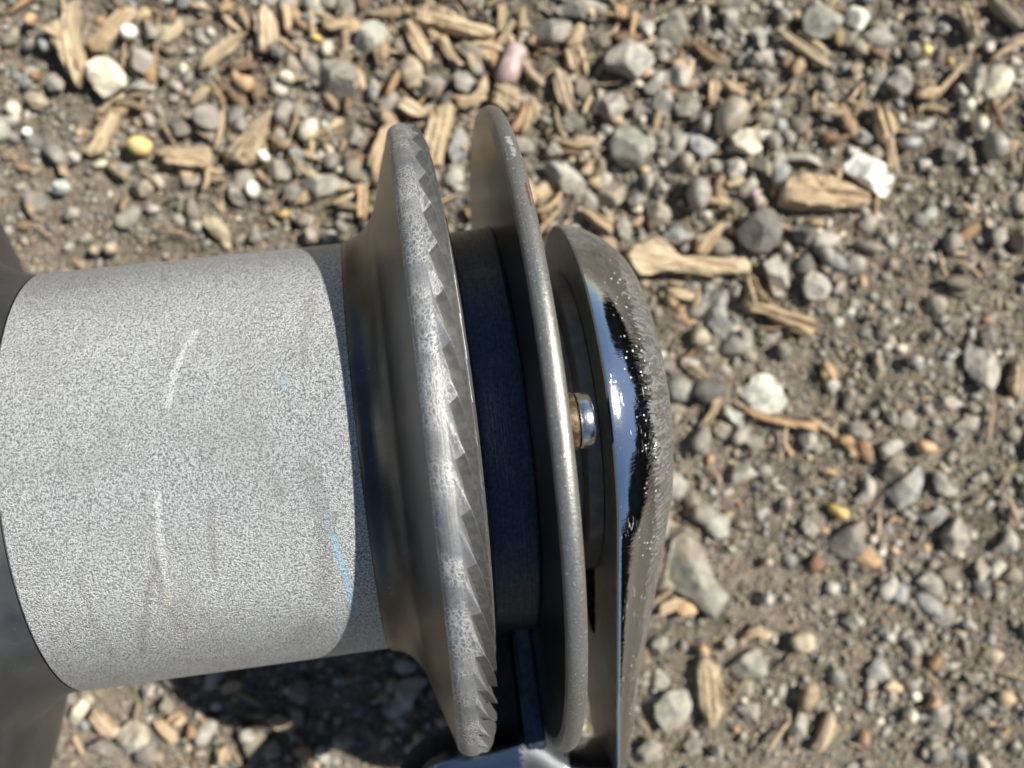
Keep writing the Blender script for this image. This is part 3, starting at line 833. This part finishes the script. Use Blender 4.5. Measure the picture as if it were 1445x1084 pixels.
('H','s','bgrey',6,'',[(950,630),(1010,570),(1090,570),(1140,630),(1060,690),(980,680)]),
('H','w','ptan',6,('the long root','long knotty pale root lying level just right of the chrome cap'),[(680,770),(760,680),(860,610),(930,620),(900,700),(860,750),(1000,780),(1150,770),(1300,780),(1500,790),(1560,830),(1540,880),(1400,890),(1240,910),(1080,880),(900,890),(800,920),(740,900)]),
('H','w','tan',4,'',[(1170,640),(1260,600),(1340,520),(1370,560),(1330,640),(1260,760),(1180,750)]),
('H','w','tan',4,'',[(390,460),(480,460),(540,500),(620,500),(600,640),(540,600),(450,540)]),
('H','w','tan',3,'',[(960,990),(1060,990),(1170,1030),(1180,1084),(1050,1060)]),
('H','s','grey',4,'',[(620,560),(680,500),(740,560),(720,660),(650,640)]),
('H','s','lgrey',3,'',[(890,310),(940,240),(1000,280),(960,350),(910,350)]),
('H','s','brgrey',4,'',[(470,150),(520,90),(580,150),(550,210),(490,220)]),
('H','s','grey',4,'',[(700,380),(760,310),(820,370),(790,430),(730,420)]),
('I','s','dgrey',9,('the big dark grey stone','big dark grey lumpy stone above the right end of the long root'),[(580,560),(640,480),(720,410),(830,390),(890,460),(900,540),(850,650),(780,720),(680,700),(620,640)]),
('I','s','lgrey',7,('the long grey stone','long pale grey stone standing on end right of the long root'),[(760,770),(840,740),(920,780),(950,860),(940,1000),(860,1010),(800,870)]),
('I','s','lgrey',6,'',[(1040,870),(1100,820),(1200,880),(1220,950),(1170,1040),(1060,1020),(1030,950)]),
('I','p','grey',5,'',[(1120,680),(1180,630),(1260,690),(1250,760),(1190,780)]),
('I','p','grey',4,'',[(870,650),(920,610),(980,680),(960,730),(890,710)]),
('I','s','bgrey',6,('the bluish slab','long bluish grey slab of stone standing on end below the long root'),[(370,980),(400,920),(470,930),(510,1060),(550,1250),(530,1320),(480,1270),(380,1190)]),
('I','s','lgrey',5,'',[(530,60),(590,40),(660,90),(640,180),(580,220),(530,160)]),
('I','s','brgrey',5,'',[(670,90),(740,50),(850,100),(870,180),(800,170),(720,120)]),
('I','s','grey',4,'',[(350,100),(430,70),(510,90),(500,130),(380,140)]),
('I','s','lgrey',5,'',[(910,20),(1050,10),(1170,20),(1230,90),(1180,110),(1060,70),(930,60)]),
('I','p','pink',2,'',[(680,280),(720,240),(765,280),(730,330),(690,320)]),
('I','w','tan',4,'',[(650,830),(700,840),(720,930),(840,1060),(760,1040),(700,980),(690,1084),(650,1084)]),
('I','s','brgrey',3,'',[(530,390),(570,360),(610,400),(590,440),(545,440)]),
('I','s','grey',4,'',[(540,920),(590,870),(630,930),(600,1000),(550,990)]),
('I','s','dgrey',5,'',[(960,540),(1020,480),(1130,510),(1150,600),(1080,640),(1000,610)]),
('K','w','tan',5,('the slanting split chip','slanting split wood chip with fibrous end, below the long grey stone'),[(640,0),(760,-20),(840,50),(950,90),(1080,120),(1170,190),(1080,270),(960,220),(840,160),(760,90),(690,105),(650,80)]),
('K','s','gwhite',7,('the pale green white stone','large pale green white stone right of the chrome cap, above the thin twig'),[(580,610),(680,590),(690,530),(770,505),(840,530),(900,620),(955,710),(910,780),(800,800),(700,760),(640,690)]),
('K','w','orange',3,('the thin twig','thin orange tan twig curling under the pale green white stone'),[(540,700),(600,720),(720,790),(840,830),(1000,860),(1100,860),(1160,850),(1130,920),(1040,890),(860,870),(740,830),(620,760)]),
('K','w','tan',3,'',[(340,850),(400,770),(440,640),(480,690),(450,780),(380,870)]),
('K','s','gwhite',4,'',[(490,790),(540,755),(630,790),(600,870),(540,840)]),
('K','s','grey',5,'',[(420,900),(470,840),(560,880),(540,940),(450,950)]),
('K','s','grey',4,'',[(600,960),(660,920),(780,960),(790,1020),(700,1040)]),
('K','w','orange',4,'',[(1170,450),(1230,420),(1300,530),(1230,565),(1180,540)]),
('K','p','beige',4,'',[(270,260),(310,190),(370,200),(420,280),(350,340),(280,320)]),
('K','s','grey',4,'',[(600,220),(660,190),(720,250),(690,310),(620,290)]),
('K','s','lgrey',3,'',[(750,290),(830,230),(880,270),(820,340)]),
('K','s','brgrey',3,'',[(630,380),(680,340),(730,390),(700,430),(640,420)]),
('K','s','grey',4,'',[(870,340),(920,290),(970,340),(950,430),(890,400)]),
('K','s','grey',4,'',[(1020,960),(1080,900),(1150,950),(1140,1030),(1060,1040)]),
('L','s','lgrey',7,('the pale stone at the right edge','large pale beige grey stone with a notch, near the right edge at mid height'),[(1070,380),(1110,280),(1150,340),(1220,350),(1290,420),(1310,520),(1270,620),(1220,640),(1130,560),(1080,500)]),
('L','s','grey',5,'',[(270,900),(310,840),(380,860),(390,920),(310,950)]),
('L','s','grey',5,'',[(480,700),(540,720),(620,820),(620,880),(560,850)]),
('L','s','lgrey',4,'',[(800,740),(900,680),(1000,680),(1080,730),(960,770),(820,780)]),
('L','s','lgrey',4,'',[(990,880),(1100,810),(1200,820),(1130,930),(1070,960)]),
('L','p','orange',4,'',[(730,990),(780,960),(890,1010),(880,1060),(800,1084),(750,1040)]),
('L','p','lgrey',4,'',[(660,430),(710,375),(780,410),(770,460),(690,470)]),
('L','w','ptan',6,'',[(1380,600),(1400,480),(1445,400),(1500,450),(1500,660),(1430,680)]),
('L','s','dgrey',5,'',[(1170,250),(1230,190),(1310,230),(1290,320),(1210,330)]),
('L','s','beige',4,'',[(430,520),(470,360),(510,430),(530,520),(480,560)]),
('L','p','rust',2,'',[(1180,140),(1220,115),(1280,140),(1260,175),(1200,170)]),
('L','s','lgrey',3,'',[(840,240),(870,200),(900,260),(870,300)]),
('L','s','grey',4,'',[(380,130),(430,90),(470,130),(440,170)]),
('L','s','grey',4,'',[(250,690),(290,590),(330,690),(310,770),(250,760)]),
('N','s','brgrey',7,'',[(510,100),(570,10),(690,70),(680,120),(560,190),(520,180)]),
('N','s','bgrey',7,('the split bluish stone','bluish grey stone with one sunlit face, on the right below mid height'),[(550,270),(640,170),(780,90),(800,180),(760,330),(660,400),(590,350)]),
('N','s','lgrey',5,'',[(870,190),(900,110),(960,170),(1040,220),(1030,270),(950,310),(880,270)]),
('N','s','bgrey',4,'',[(760,440),(870,400),(900,350),(970,390),(950,450),(870,520)]),
('N','s','grey',7,('the drop shaped stone','drop shaped grey stone, pointed end up, on the right side'),[(920,560),(1040,430),(1090,520),(1125,630),(1050,710),(960,700),(930,630)]),
('N','s','grey',8,('the broad grey stone','broad three cornered grey stone just under the golden oblong pebble'),[(150,620),(230,530),(330,470),(390,450),(390,560),(370,720),(270,740),(170,680)]),
('N','p','gold',4,('the golden oblong pebble','shiny golden oblong pebble right of the chrome cap'),[(120,360),(180,340),(270,390),(295,430),(240,475),(170,430)]),
('N','s','brgrey',5,'',[(0,470),(60,390),(120,440),(110,540),(30,570)]),
('N','s','grey',3,'',[(1130,190),(1200,130),(1290,160),(1250,210),(1160,230)]),
('N','s','lgrey',5,'',[(1270,690),(1320,620),(1390,520),(1450,590),(1430,660)]),
('N','s','cream',4,'',[(1150,790),(1190,730),(1250,800),(1230,860),(1190,890)]),
('N','s','cream',4,'',[(740,880),(800,840),(840,870),(800,930)]),
('N','p','white',3,'',[(460,690),(510,650),(550,680),(520,720),(470,720)]),
('N','p','lgrey',3,'',[(415,590),(450,560),(490,590),(470,640),(425,635)]),
('N','s','lgrey',5,'',[(320,330),(390,240),(400,130),(480,230),(430,320),(370,370)]),
('M','s','ggrey',9,('the large pale stone','largest pale greyish stone, partly hidden by the right side of the chrome cap'),[(110,720),(150,570),(260,520),(340,590),(380,740),(440,870),(530,970),(500,1080),(420,1150),(300,1030),(200,960),(90,920)]),
('M','s','lgrey',5,'',[(550,160),(590,60),(660,60),(740,150),(660,180),(560,210)]),
('M','s','grey',5,'',[(1030,500),(1080,420),(1180,420),(1200,500),(1130,580),(1050,560)]),
('M','w','ptan',5,'',[(60,1030),(160,990),(240,1010),(200,1060),(100,1110),(50,1110)]),
('M','p','lgrey',4,'',[(760,990),(800,920),(840,990),(820,1050),(770,1040)]),
('M','s','lgrey',4,'',[(900,340),(950,300),(985,350),(940,420),(905,400)]),
('M','p','beige',3,'',[(770,750),(810,710),(850,740),(830,790),(785,790)]),
('P','w','ptan',7,('the leaf shaped chip','pale leaf shaped wood chip standing upright in the picture, right of the chrome cap foot'),[(500,420),(550,370),(590,340),(650,410),(680,520),(695,690),(650,780),(610,840),(580,820),(560,740),(530,700),(515,560)]),
('P','p','orange',3,'',[(510,270),(560,250),(600,310),(570,340),(520,320)]),
('P','s','ggrey',6,('the rounded pale stone','rounded greenish grey stone right of the leaf shaped chip'),[(740,420),(800,330),(930,280),(990,380),(980,480),(880,500),(790,500)]),
('P','w','ptan',3,'',[(800,240),(860,150),(930,120),(1020,180),(1000,220),(930,180),(870,190),(820,260)]),
('P','s','bgrey',4,'',[(780,710),(860,660),(950,680),(930,770),(870,790)]),
('P','s','ggrey',6,'',[(210,660),(300,560),(440,560),(480,680),(440,780),(300,860),(220,760)]),
('P','w','ptan',7,('the upright curved chip','pale curved wood chip at the bottom edge casting a dark shadow on its left'),[(1290,980),(1340,900),(1380,790),(1420,710),(1480,790),(1440,900),(1360,1010)]),
('P','s','ggrey',5,'',[(1150,830),(1220,710),(1290,740),(1250,900),(1180,930)]),
('P','s','brgrey',5,'',[(760,580),(850,510),(940,530),(900,600),(800,640)]),
('P','s','grey',5,'',[(100,980),(190,890),(280,950),(260,1050),(150,1070)]),
('P','s','grey',5,'',[(420,960),(480,880),(560,920),(540,1000),(450,1020)]),
('P','s','lgrey',4,'',[(600,980),(650,940),(700,990),(680,1040),(620,1030)]),
('P','s','lgrey',4,'',[(680,250),(730,200),(780,230),(750,290),(700,300)]),
('Q','s','bgrey',3,'',[(410,440),(470,370),(540,370),(580,500),(520,520),(430,490)]),
('Q','w','orange',5,'',[(820,390),(870,330),(935,350),(900,440),(840,440)]),
('Q','w','orange',4,'',[(810,680),(860,590),(910,640),(880,690)]),
('Q','p','cream',4,('the cream yellow pebble','small bright cream yellow pebble at the lower right'),[(655,740),(710,690),(760,740),(720,810),(670,790)]),
('Q','s','rust',4,'',[(340,950),(390,850),(450,880),(430,970),(380,1010)]),
('Q','p','gold',2,'',[(1310,830),(1340,800),(1360,840),(1330,860)]),
('Q','s','lgrey',4,'',[(1050,120),(1100,80),(1150,140),(1110,180)]),
('Q','s','lgrey',5,'',[(230,110),(300,30),(390,100),(320,160)]),
('Q','s','lgrey',4,'',[(1060,450),(1180,450),(1240,480),(1190,530),(1090,510)]),
('Q','p','lgrey',3,'',[(510,200),(550,170),(600,220),(570,260),(530,245)]),
('Q','s','lgrey',4,'',[(760,250),(790,210),(830,280),(800,320)]),
('R','s','cream',7,('the bright cream stone','bright angular cream stone at the bottom left, under the drum'),[(790,900),(800,830),(870,760),(960,790),(1005,910),(940,960),(860,1000),(800,960)]),
('R','s','cream',6,'',[(430,790),(480,680),(530,610),(585,650),(560,720),(520,780),(460,840)]),
('R','w','tan',5,'',[(580,760),(610,690),(690,720),(755,830),(740,900),(660,860)]),
('R','w','tan',5,'',[(1020,770),(1080,770),(1180,860),(1190,930),(1140,930),(1060,850)]),
('R','w','tan',3,'',[(450,880),(490,890),(550,1000),(530,1020),(480,970)]),
('R','s','grey',5,'',[(570,950),(660,900),(760,950),(740,1020),(620,1030)]),
('R','p','tan',4,'',[(1140,780),(1210,730),(1250,760),(1220,820),(1150,810)]),
('R','s','lgrey',5,'',[(930,560),(980,500),(1030,540),(1010,650),(960,690)]),
('R','s','brgrey',5,'',[(1060,690),(1110,610),(1170,650),(1160,720),(1090,740)]),
('S','w','tan',5,'',[(430,450),(500,415),(590,470),(570,510),(480,500)]),
('S','w','orange',4,'',[(590,590),(640,570),(680,600),(650,640),(600,630)]),
('S','w','tan',4,'',[(205,260),(270,220),(330,250),(290,290),(220,295)]),
('S','s','lgrey',6,'',[(1080,390),(1130,230),(1220,220),(1280,240),(1200,330),(1190,430),(1120,440)]),
('S','w','tan',4,'',[(1195,500),(1240,500),(1270,560),(1240,620),(1200,590)]),
('S','w','tan',4,'',[(1310,430),(1360,420),(1395,520),(1340,500)]),
('S','s','lgrey',4,'',[(300,500),(350,480),(390,530),(350,570),(310,550)]),
('S','s','grey',5,'',[(780,540),(860,470),(900,500),(870,580),(800,590)]),
('S','w','tan',3,'',[(185,580),(240,570),(260,640),(190,665)]),
('S','s','grey',4,'',[(430,570),(480,540),(520,590),(480,640),(430,620)]),
('S','s','lgrey',4,'',[(690,600),(730,560),(770,610),(740,660),(700,650)]),
]

def resample(poly, n):
    p = np.vstack([poly, poly[:1]])
    s = np.concatenate([[0], np.cumsum(np.hypot(*np.diff(p, axis=0).T))])
    u = np.linspace(0, s[-1], n, endpoint=False)
    return np.stack([np.interp(u, s, p[:, 0]), np.interp(u, s, p[:, 1])], 1)

def lump(name, poly, kind, h, r, mat):
    """closed body over an outline: stones get facets, chips get ridged tops along their length"""
    c = poly.mean(0)
    u, s_, vt = np.linalg.svd(poly - c)
    d = vt[0]
    rot = math.atan2(d[1], d[0])
    R = np.array([[math.cos(-rot), -math.sin(-rot)], [math.sin(-rot), math.cos(-rot)]])
    q = (poly - c) @ R.T
    n = 26
    q = resample(q, n)
    if kind != 'w':                                     # round the corners of stones
        k = 3 if kind == 'p' else 0
        for _ in range(k):
            q = q * .5 + (np.roll(q, 1, 0) + np.roll(q, -1, 0)) * .25
    L, Wd = np.ptp(q[:, 0]), np.ptp(q[:, 1])
    q = q * (1 + (.06 if kind == 'w' else .014) * r.standard_normal((n, 1)))
    if kind == 'w':
        rings = [(.93, -.6), (1.0, -.25), (1.0, .30), (.95, .62), (.80, .85), (.55, .97), (.25, 1.0)]
    else:
        rings = [(.72, -.7), (.93, -.4), (1.0, -.05), (.97, .30), (.86, .60), (.66, .84), (.40, .97), (.18, 1.0)]
    V = []
    planes = []
    if kind == 's':
        for _ in range(6):
            a = r.uniform(0, 2 * math.pi); sl = r.uniform(.5, 2.2) * h / max(Wd, 1e-4)
            planes.append((math.cos(a) * sl, math.sin(a) * sl, h * r.uniform(.50, .95)))
    for (sc, z) in rings:
        for i in range(n):
            x, y = q[i] * sc
            zz = z * h
            if kind == 'w' and z > 0:
                zz = h * (z * .80 + .38 * mn.noise(Vector((x * 60, y * 900, c[0] * 50))) + .17 * math.sin(y * 3200 + 7 * c[0] * 100) + .12 * x / L)
            elif kind == 's' and z > -.1:
                for (pa_, pb, pc) in planes:
                    zz = min(zz, pa_ * x + pb * y + pc)
                zz += h * .10 * mn.noise(Vector((x * 420, y * 420, z + c[1] * 90)))
            else:
                zz += h * .03 * mn.noise(Vector((x * 300, y * 300, z)))
            V.append((x, y, zz))
    V.append((0, 0, sum(v[2] for v in V[-n:]) / n))
    F = []
    for j in range(len(rings) - 1):
        for i in range(n):
            i2 = (i + 1) % n
            F.append((j * n + i, j * n + i2, (j + 1) * n + i2, (j + 1) * n + i))
    b = (len(rings) - 1) * n
    for i in range(n):
        F.append((b + i, b + (i + 1) % n, len(V) - 1))
    F.append(tuple(reversed(range(n))))
    me = bpy.data.meshes.new(name)
    me.from_pydata(V, [], F)
    o = link(name, me, None, [mat])
    smooth(me, 14 if kind == 's' else 26 if kind == 'w' else 180)
    o.rotation_euler = (0, 0, rot)
    return o, c, L, Wd

placed, landmarks = [], []
for (tile, kind, hue, hmm, lab, pts) in ITEMS:
    poly = np.array([spot(tile, *p) for p in pts])
    if kind == 'w':
        nm = 'wood_chip'
    else:
        nm = 'pebble' if kind == 'p' else 'stone'
    w = np.ptp((poly - poly.mean(0)) @ np.linalg.svd(poly - poly.mean(0))[2][1])
    low = (c0_[0] > .03 and c0_[1] < .02) if (c0_ := poly.mean(0)) is not None else False
    h = min(hmm * .001 * (.62 if low else .74), w * (.72 if kind != 'w' else .5))
    o, c, L, Wd = lump(nm, poly, kind, h, rng, M['wood'] if kind == 'w' else M['pebble'] if kind == 'p' else M['stone'])
    gz = float(gheight(np.array([c[0]]), np.array([c[1]]))[0])
    o.location = (c[0], c[1], gz + .0026 + h * (.16 if low else .36))
    o.rotation_euler.x = rng.uniform(-.10, .10); o.rotation_euler.y = rng.uniform(-.10, .10)
    k = rng.uniform(.86, 1.14)
    hcol = np.array(HUE[hue])
    if low and kind == 's': hcol = hcol * .72 + np.array((.25, .22, .168)) * .28
    if kind == 'w':
        gw = rng.uniform(0, .40); k *= rng.uniform(.82, 1.06)
        hcol = hcol * (1 - gw) + np.array((.37, .315, .235)) * gw
    o.color = (hcol[0] * k, hcol[1] * k, hcol[2] * k, 1)
    o['category'] = nm.replace('_', ' ')
    o['group'] = 'wood chips scattered on the gravel' if kind == 'w' else 'stones and pebbles lying on the ground'
    rec = dict(o=o, c=c, kind=kind, hue=hue, L=L, W=Wd, nm=nm.replace('_', ' '), lab=lab)
    placed.append(rec)
    if lab:
        o['label'] = lab[1]
        landmarks.append((lab[0], c, rec))

# labels for the rest: look first, then what the thing lies next to
landmarks.append(('the upper jaw rim top', np.array(((694 - 722.5) / 5334, (542 - 165) / 5334)), None))
landmarks.append(('the chrome cap', np.array(((950 - 722.5) / 5334, (542 - 660) / 5334)), None))
used = set(r_['lab'][1] for r_ in placed if r_['lab'])
def where(d):
    dx, dy = d
    if abs(dx) < .42 * abs(dy): return 'above' if dy > 0 else 'below'
    if abs(dy) < .42 * abs(dx): return 'right of' if dx > 0 else 'left of'
    return ('above and ' if dy > 0 else 'below and ') + ('right of' if dx > 0 else 'left of')
for r_ in placed:
    if r_['lab']: continue
    ar = r_['L'] / max(r_['W'], 1e-5); m = r_['L'] * 5334
    size = 'tiny' if m < 22 else 'small' if m < 38 else 'medium' if m < 58 else 'large'
    shape = 'slim' if ar > 2.3 else 'long' if ar > 1.6 else ('rounded' if r_['kind'] == 'p' else 'stubby' if r_['kind'] == 'w' else 'angular')
    for (nm, c, rec) in sorted(landmarks, key=lambda q: np.hypot(*(q[1] - r_['c']))):
        dd = r_['c'] - c
        close = 'just ' if np.hypot(*dd) * 5334 < 75 else ''
        l = '%s %s %s %s %s%s %s' % (size, shape, HUENAME[r_['hue']], r_['nm'], close, where(dd), nm)
        if l not in used and len(l.split()) <= 16:
            used.add(l); r_['o']['label'] = l
            break

# ------------------------------------------------------------------ loose gravel, grit and fibres between them
def ico(sub):
    if sub == 0:                                         # eight faces for the smallest grains
        v = np.array([(1, 0, 0), (-1, 0, 0), (0, 1, 0), (0, -1, 0), (0, 0, 1), (0, 0, -1)], float)
        return v, np.array([(0, 2, 4), (2, 1, 4), (1, 3, 4), (3, 0, 4), (2, 0, 5), (1, 2, 5), (3, 1, 5), (0, 3, 5)])
    bm = bmesh.new(); bmesh.ops.create_icosphere(bm, subdivisions=sub, radius=1)
    v = np.array([x.co for x in bm.verts]); f = np.array([[y.index for y in x.verts] for x in bm.faces]); bm.free()
    return v, f
def scatter(name, n, sub, size, xr, yr, hues, mat, label, flat=(.5, .9), reject=None, long=(.8, 1.3), zoff=0.0, smoothit=False, dens=None):
    bv, bf = ico(sub)
    nv = len(bv)
    sz = size[0] * (size[1] / size[0]) ** (rng.random(n) ** 1.6)
    x = rng.uniform(*xr, n); y = rng.uniform(*yr, n)
    keep = np.ones(n, bool)
    if dens is not None:
        keep &= rng.random(n) < dens(x, y)
    if reject is not None:
        for r_ in placed:
            rad = .36 * (r_['L'] + r_['W']) * .5
            keep &= np.hypot(x - r_['c'][0], y - r_['c'][1]) > rad + sz * reject
    x, y, sz = x[keep], y[keep], sz[keep]; n = len(x)
    z = gheight(x, y)
    # broken stones: a ball cut by random planes, then stretched
    nk = 7
    pn = rng.standard_normal((n, nk, 3)); pn /= np.linalg.norm(pn, axis=2, keepdims=True)
    pd_ = rng.uniform(.42, .82, (n, nk))
    dots_ = np.einsum('vi,nki->nvk', bv, pn)
    rad_ = np.where(dots_ > .05, pd_[:, None, :] / np.maximum(dots_, .05), 9).min(2)
    jit = np.minimum(rad_, 1.0)[:, :, None] * (1 + .05 * rng.standard_normal((n, nv, 1)))
    sc = np.stack([rng.uniform(*long, n), rng.uniform(.7, 1.0, n), rng.uniform(*flat, n)], -1)
    V = bv[None] * jit * sc[:, None, :] * 1.32
    a, b, c = rng.uniform(0, 2 * math.pi, n), rng.uniform(-.5, .5, n), rng.uniform(-.5, .5, n)
    def rotm(ang, ax1, ax2):
        m = np.tile(np.eye(3), (n, 1, 1)); m[:, ax1, ax1] = np.cos(ang); m[:, ax2, ax2] = np.cos(ang); m[:, ax1, ax2] = -np.sin(ang); m[:, ax2, ax1] = np.sin(ang)
        return m
    Rm = rotm(a, 0, 1) @ rotm(b, 1, 2) @ rotm(c, 0, 2)
    V = np.einsum('nij,nvj->nvi', Rm, V) * (sz * .5)[:, None, None]
    V += np.stack([x, y, z + sz * rng.uniform(.12, .48, n) + zoff], -1)[:, None, :]
    F = (bf[None] + (np.arange(n) * nv)[:, None, None]).reshape(-1, 3)
    me = fast_mesh(name, V.reshape(-1, 3), F)
    hu = np.array([HUE[h] for h, w in hues]); pw = np.array([w for h, w in hues], float); pw /= pw.sum()
    col = hu[rng.choice(len(hu), n, p=pw)] * rng.uniform(.68, 1.22, (n, 1))
    at = me.attributes.new('tint', 'FLOAT_COLOR', 'POINT')
    at.data.foreach_set('color', np.repeat(np.concatenate([col, np.ones((n, 1))], 1), nv, 0).astype(np.float32).ravel())
    if smoothit: me.shade_smooth()
    o = link(name, me, None, [mat])
    o['kind'] = 'stuff'
    o['label'] = label
    o['category'] = 'gravel'
    return o
GREYS = [('grey', 5), ('lgrey', 3.4), ('dgrey', 2.2), ('bgrey', 1.4), ('ggrey', 1.4), ('brgrey', 3.4), ('beige', 1.5), ('tan', .5), ('cream', .45), ('orange', .08), ('rust', .08), ('gold', .02)]
FX, FY = (-.30, .30), (-.24, .24)
def coarse_d(x, y):
    d = .55 + 1.5 * vnoise(x + 80, y + 80, 26, 11, 2)
    d = d + .45 * np.exp(-(((x - .045) / .045) ** 2 + ((y - .06) / .05) ** 2)) + .2 * (y > .03)
    d = d - .30 * ((x > .05) & (y < .015))
    d = d - .75 * np.exp(-(((x + .112) / .030) ** 2 + ((y - .036) / .016) ** 2)) - .25 * ((y < -.02) & (x > .05))
    return np.clip(d, .04, 1)
def fine_d(x, y):
    return np.clip(.80 + 1.4 * vnoise(x + 80, y + 80, 40, 17, 2), .2, 1)
scatter('coarse_gravel', 12500, 2, (.0022, .0070), FX, FY, GREYS, M['stone_mass'], 'loose coarse gravel of mixed grey stones covering the ground', reject=.20, dens=coarse_d)
scatter('fine_gravel', 26000, 1, (.0012, .0034), FX, FY, GREYS, M['stone_mass'], 'fine grey brown gravel filling the gaps between stones', dens=fine_d)
scatter('grit', 120000, 0, (.0005, .0016), (-.19, .19), (-.155, .155), GREYS + [('brown', 3), ('beige', 2)], M['stone_mass'], 'tiny grit and sand grains on the soil', flat=(.6, 1.0))

scatter('outer_gravel', 18000, 1, (.0026, .0074), (-.56, .56), (-.50, .50), GREYS, M['stone_mass'], 'loose gravel carrying on round the scene',
        dens=lambda x, y: np.where((np.abs(x) < .295) & (np.abs(y) < .235), 0.0, np.clip(.75 + 1.2 * vnoise(x + 80, y + 80, 26, 11, 2), .1, 1)))

def fibres(name, n, label, lens=(.003, .011), wide=1.0, base=.14, flatk=1.1):
    ts = 7
    cx = rng.uniform(-.19, .19, n); cy = rng.uniform(-.15, .155, n)
    top = np.clip((cy - .02) / .06, 0, 1) * np.exp(-((cx + .02) / .10) ** 2)
    keep = rng.random(n) < base + (1 - base) * top
    cx, cy = cx[keep], cy[keep]; n = len(cx)
    Vs, Fs, Cs = [], [], []
    for i in range(n):
        L = rng.uniform(*lens) * (1.25 if rng.random() < .15 else 1); w = rng.uniform(.00012, .0007) * (L / .008) ** .5 * 1.5 * wide
        a = rng.uniform(0, 2 * math.pi); bend = rng.normal(0, .25)
        z0 = float(gheight(np.array([cx[i]]), np.array([cy[i]]))[0]) + rng.uniform(.0010, .0042); tl = rng.normal(0, .12)
        b = len(Vs)
        for k in range(ts):
            t = k / (ts - 1) - .5
            ang = a + bend * t * 2
            px = cx[i] + math.cos(a) * L * t - math.sin(a) * bend * L * t * t; py = cy[i] + math.sin(a) * L * t + math.cos(a) * bend * L * t * t
            ww = w * (1 - .7 * abs(2 * t) ** 2.5); nx_, ny_ = -math.sin(ang), math.cos(ang)
            zz = z0 + tl * L * t
            Vs += [(px + nx_ * ww, py + ny_ * ww, zz), (px, py, zz + ww * flatk), (px - nx_ * ww, py - ny_ * ww, zz), (px, py, zz - ww * flatk * .8)]
        for k in range(ts - 1):
            for e in range(4):
                e2 = (e + 1) % 4
                Fs.append((b + k * 4 + e, b + k * 4 + e2, b + k * 4 + 4 + e2, b + k * 4 + 4 + e))
        Fs.append((b + 3, b + 2, b + 1, b)); e = b + (ts - 1) * 4; Fs.append((e, e + 1, e + 2, e + 3))
        hc = np.array(HUE[['tan', 'ptan', 'brown', 'orange', 'brgrey'][rng.choice(5, p=[.36, .3, .2, .06, .08])]]) * rng.uniform(.6, 1.1)
        Cs += [(*hc, 1)] * (ts * 4)
    me = fast_mesh(name, np.array(Vs), np.array(Fs))
    at = me.attributes.new('tint', 'FLOAT_COLOR', 'POINT'); at.data.foreach_set('color', np.array(Cs, np.float32).ravel())
    o = link(name, me, None, [M['wood_mass']])
    o['kind'] = 'stuff'; o['label'] = label; o['category'] = 'wood fibres'
fibres('wood_fibres', 3000, 'thin tan wood fibres and splinters strewn among the gravel')

# ------------------------------------------------------------------ dark trees across the yard (seen only mirrored in the chrome)
def mat_leaf():
    t = NT('dark_foliage')
    n = t.noise(t.coord(), 1.6, 5, .7)
    return t.base(t.mix(t.ramp(n, .35, .65), (.018, .021, .022), (.045, .050, .048)), 0, .9, None, .1)
bv, bf = ico(4)
Vs, Fs = [], []
for i in range(26):
    yy = -16 + 32 * i / 25 + rng.uniform(-.5, .5)
    hgt = rng.uniform(5.8, 7.6) * (1 - .42 * math.exp(-((yy - 3.6) / 2.6) ** 2)); rad = rng.uniform(1.6, 2.3)
    disp = np.array([1 + .22 * mn.fractal(Vector(p) * 2.2 + Vector((i * 7.1, 0, 0)), 1.0, 2.0, 5) for p in bv])
    V = bv * disp[:, None] * np.array([rad, rad, hgt / 2]) + np.array([10.5 + rng.uniform(0, 1.2), yy, hgt / 2 - .2])
    Fs.append(bf + len(bv) * i); Vs.append(V)
me = fast_mesh('treeline', np.concatenate(Vs), np.concatenate(Fs))
tl = link('treeline', me, None, [mat_leaf()])
tl['kind'] = 'stuff'
tl['label'] = 'dark line of trees standing across the yard'
tl['category'] = 'trees'

fibres('wood_shards', 1500, 'broken tan wood shards heaped between the stones at the top', (.003, .009), 2.6, .05, .45)
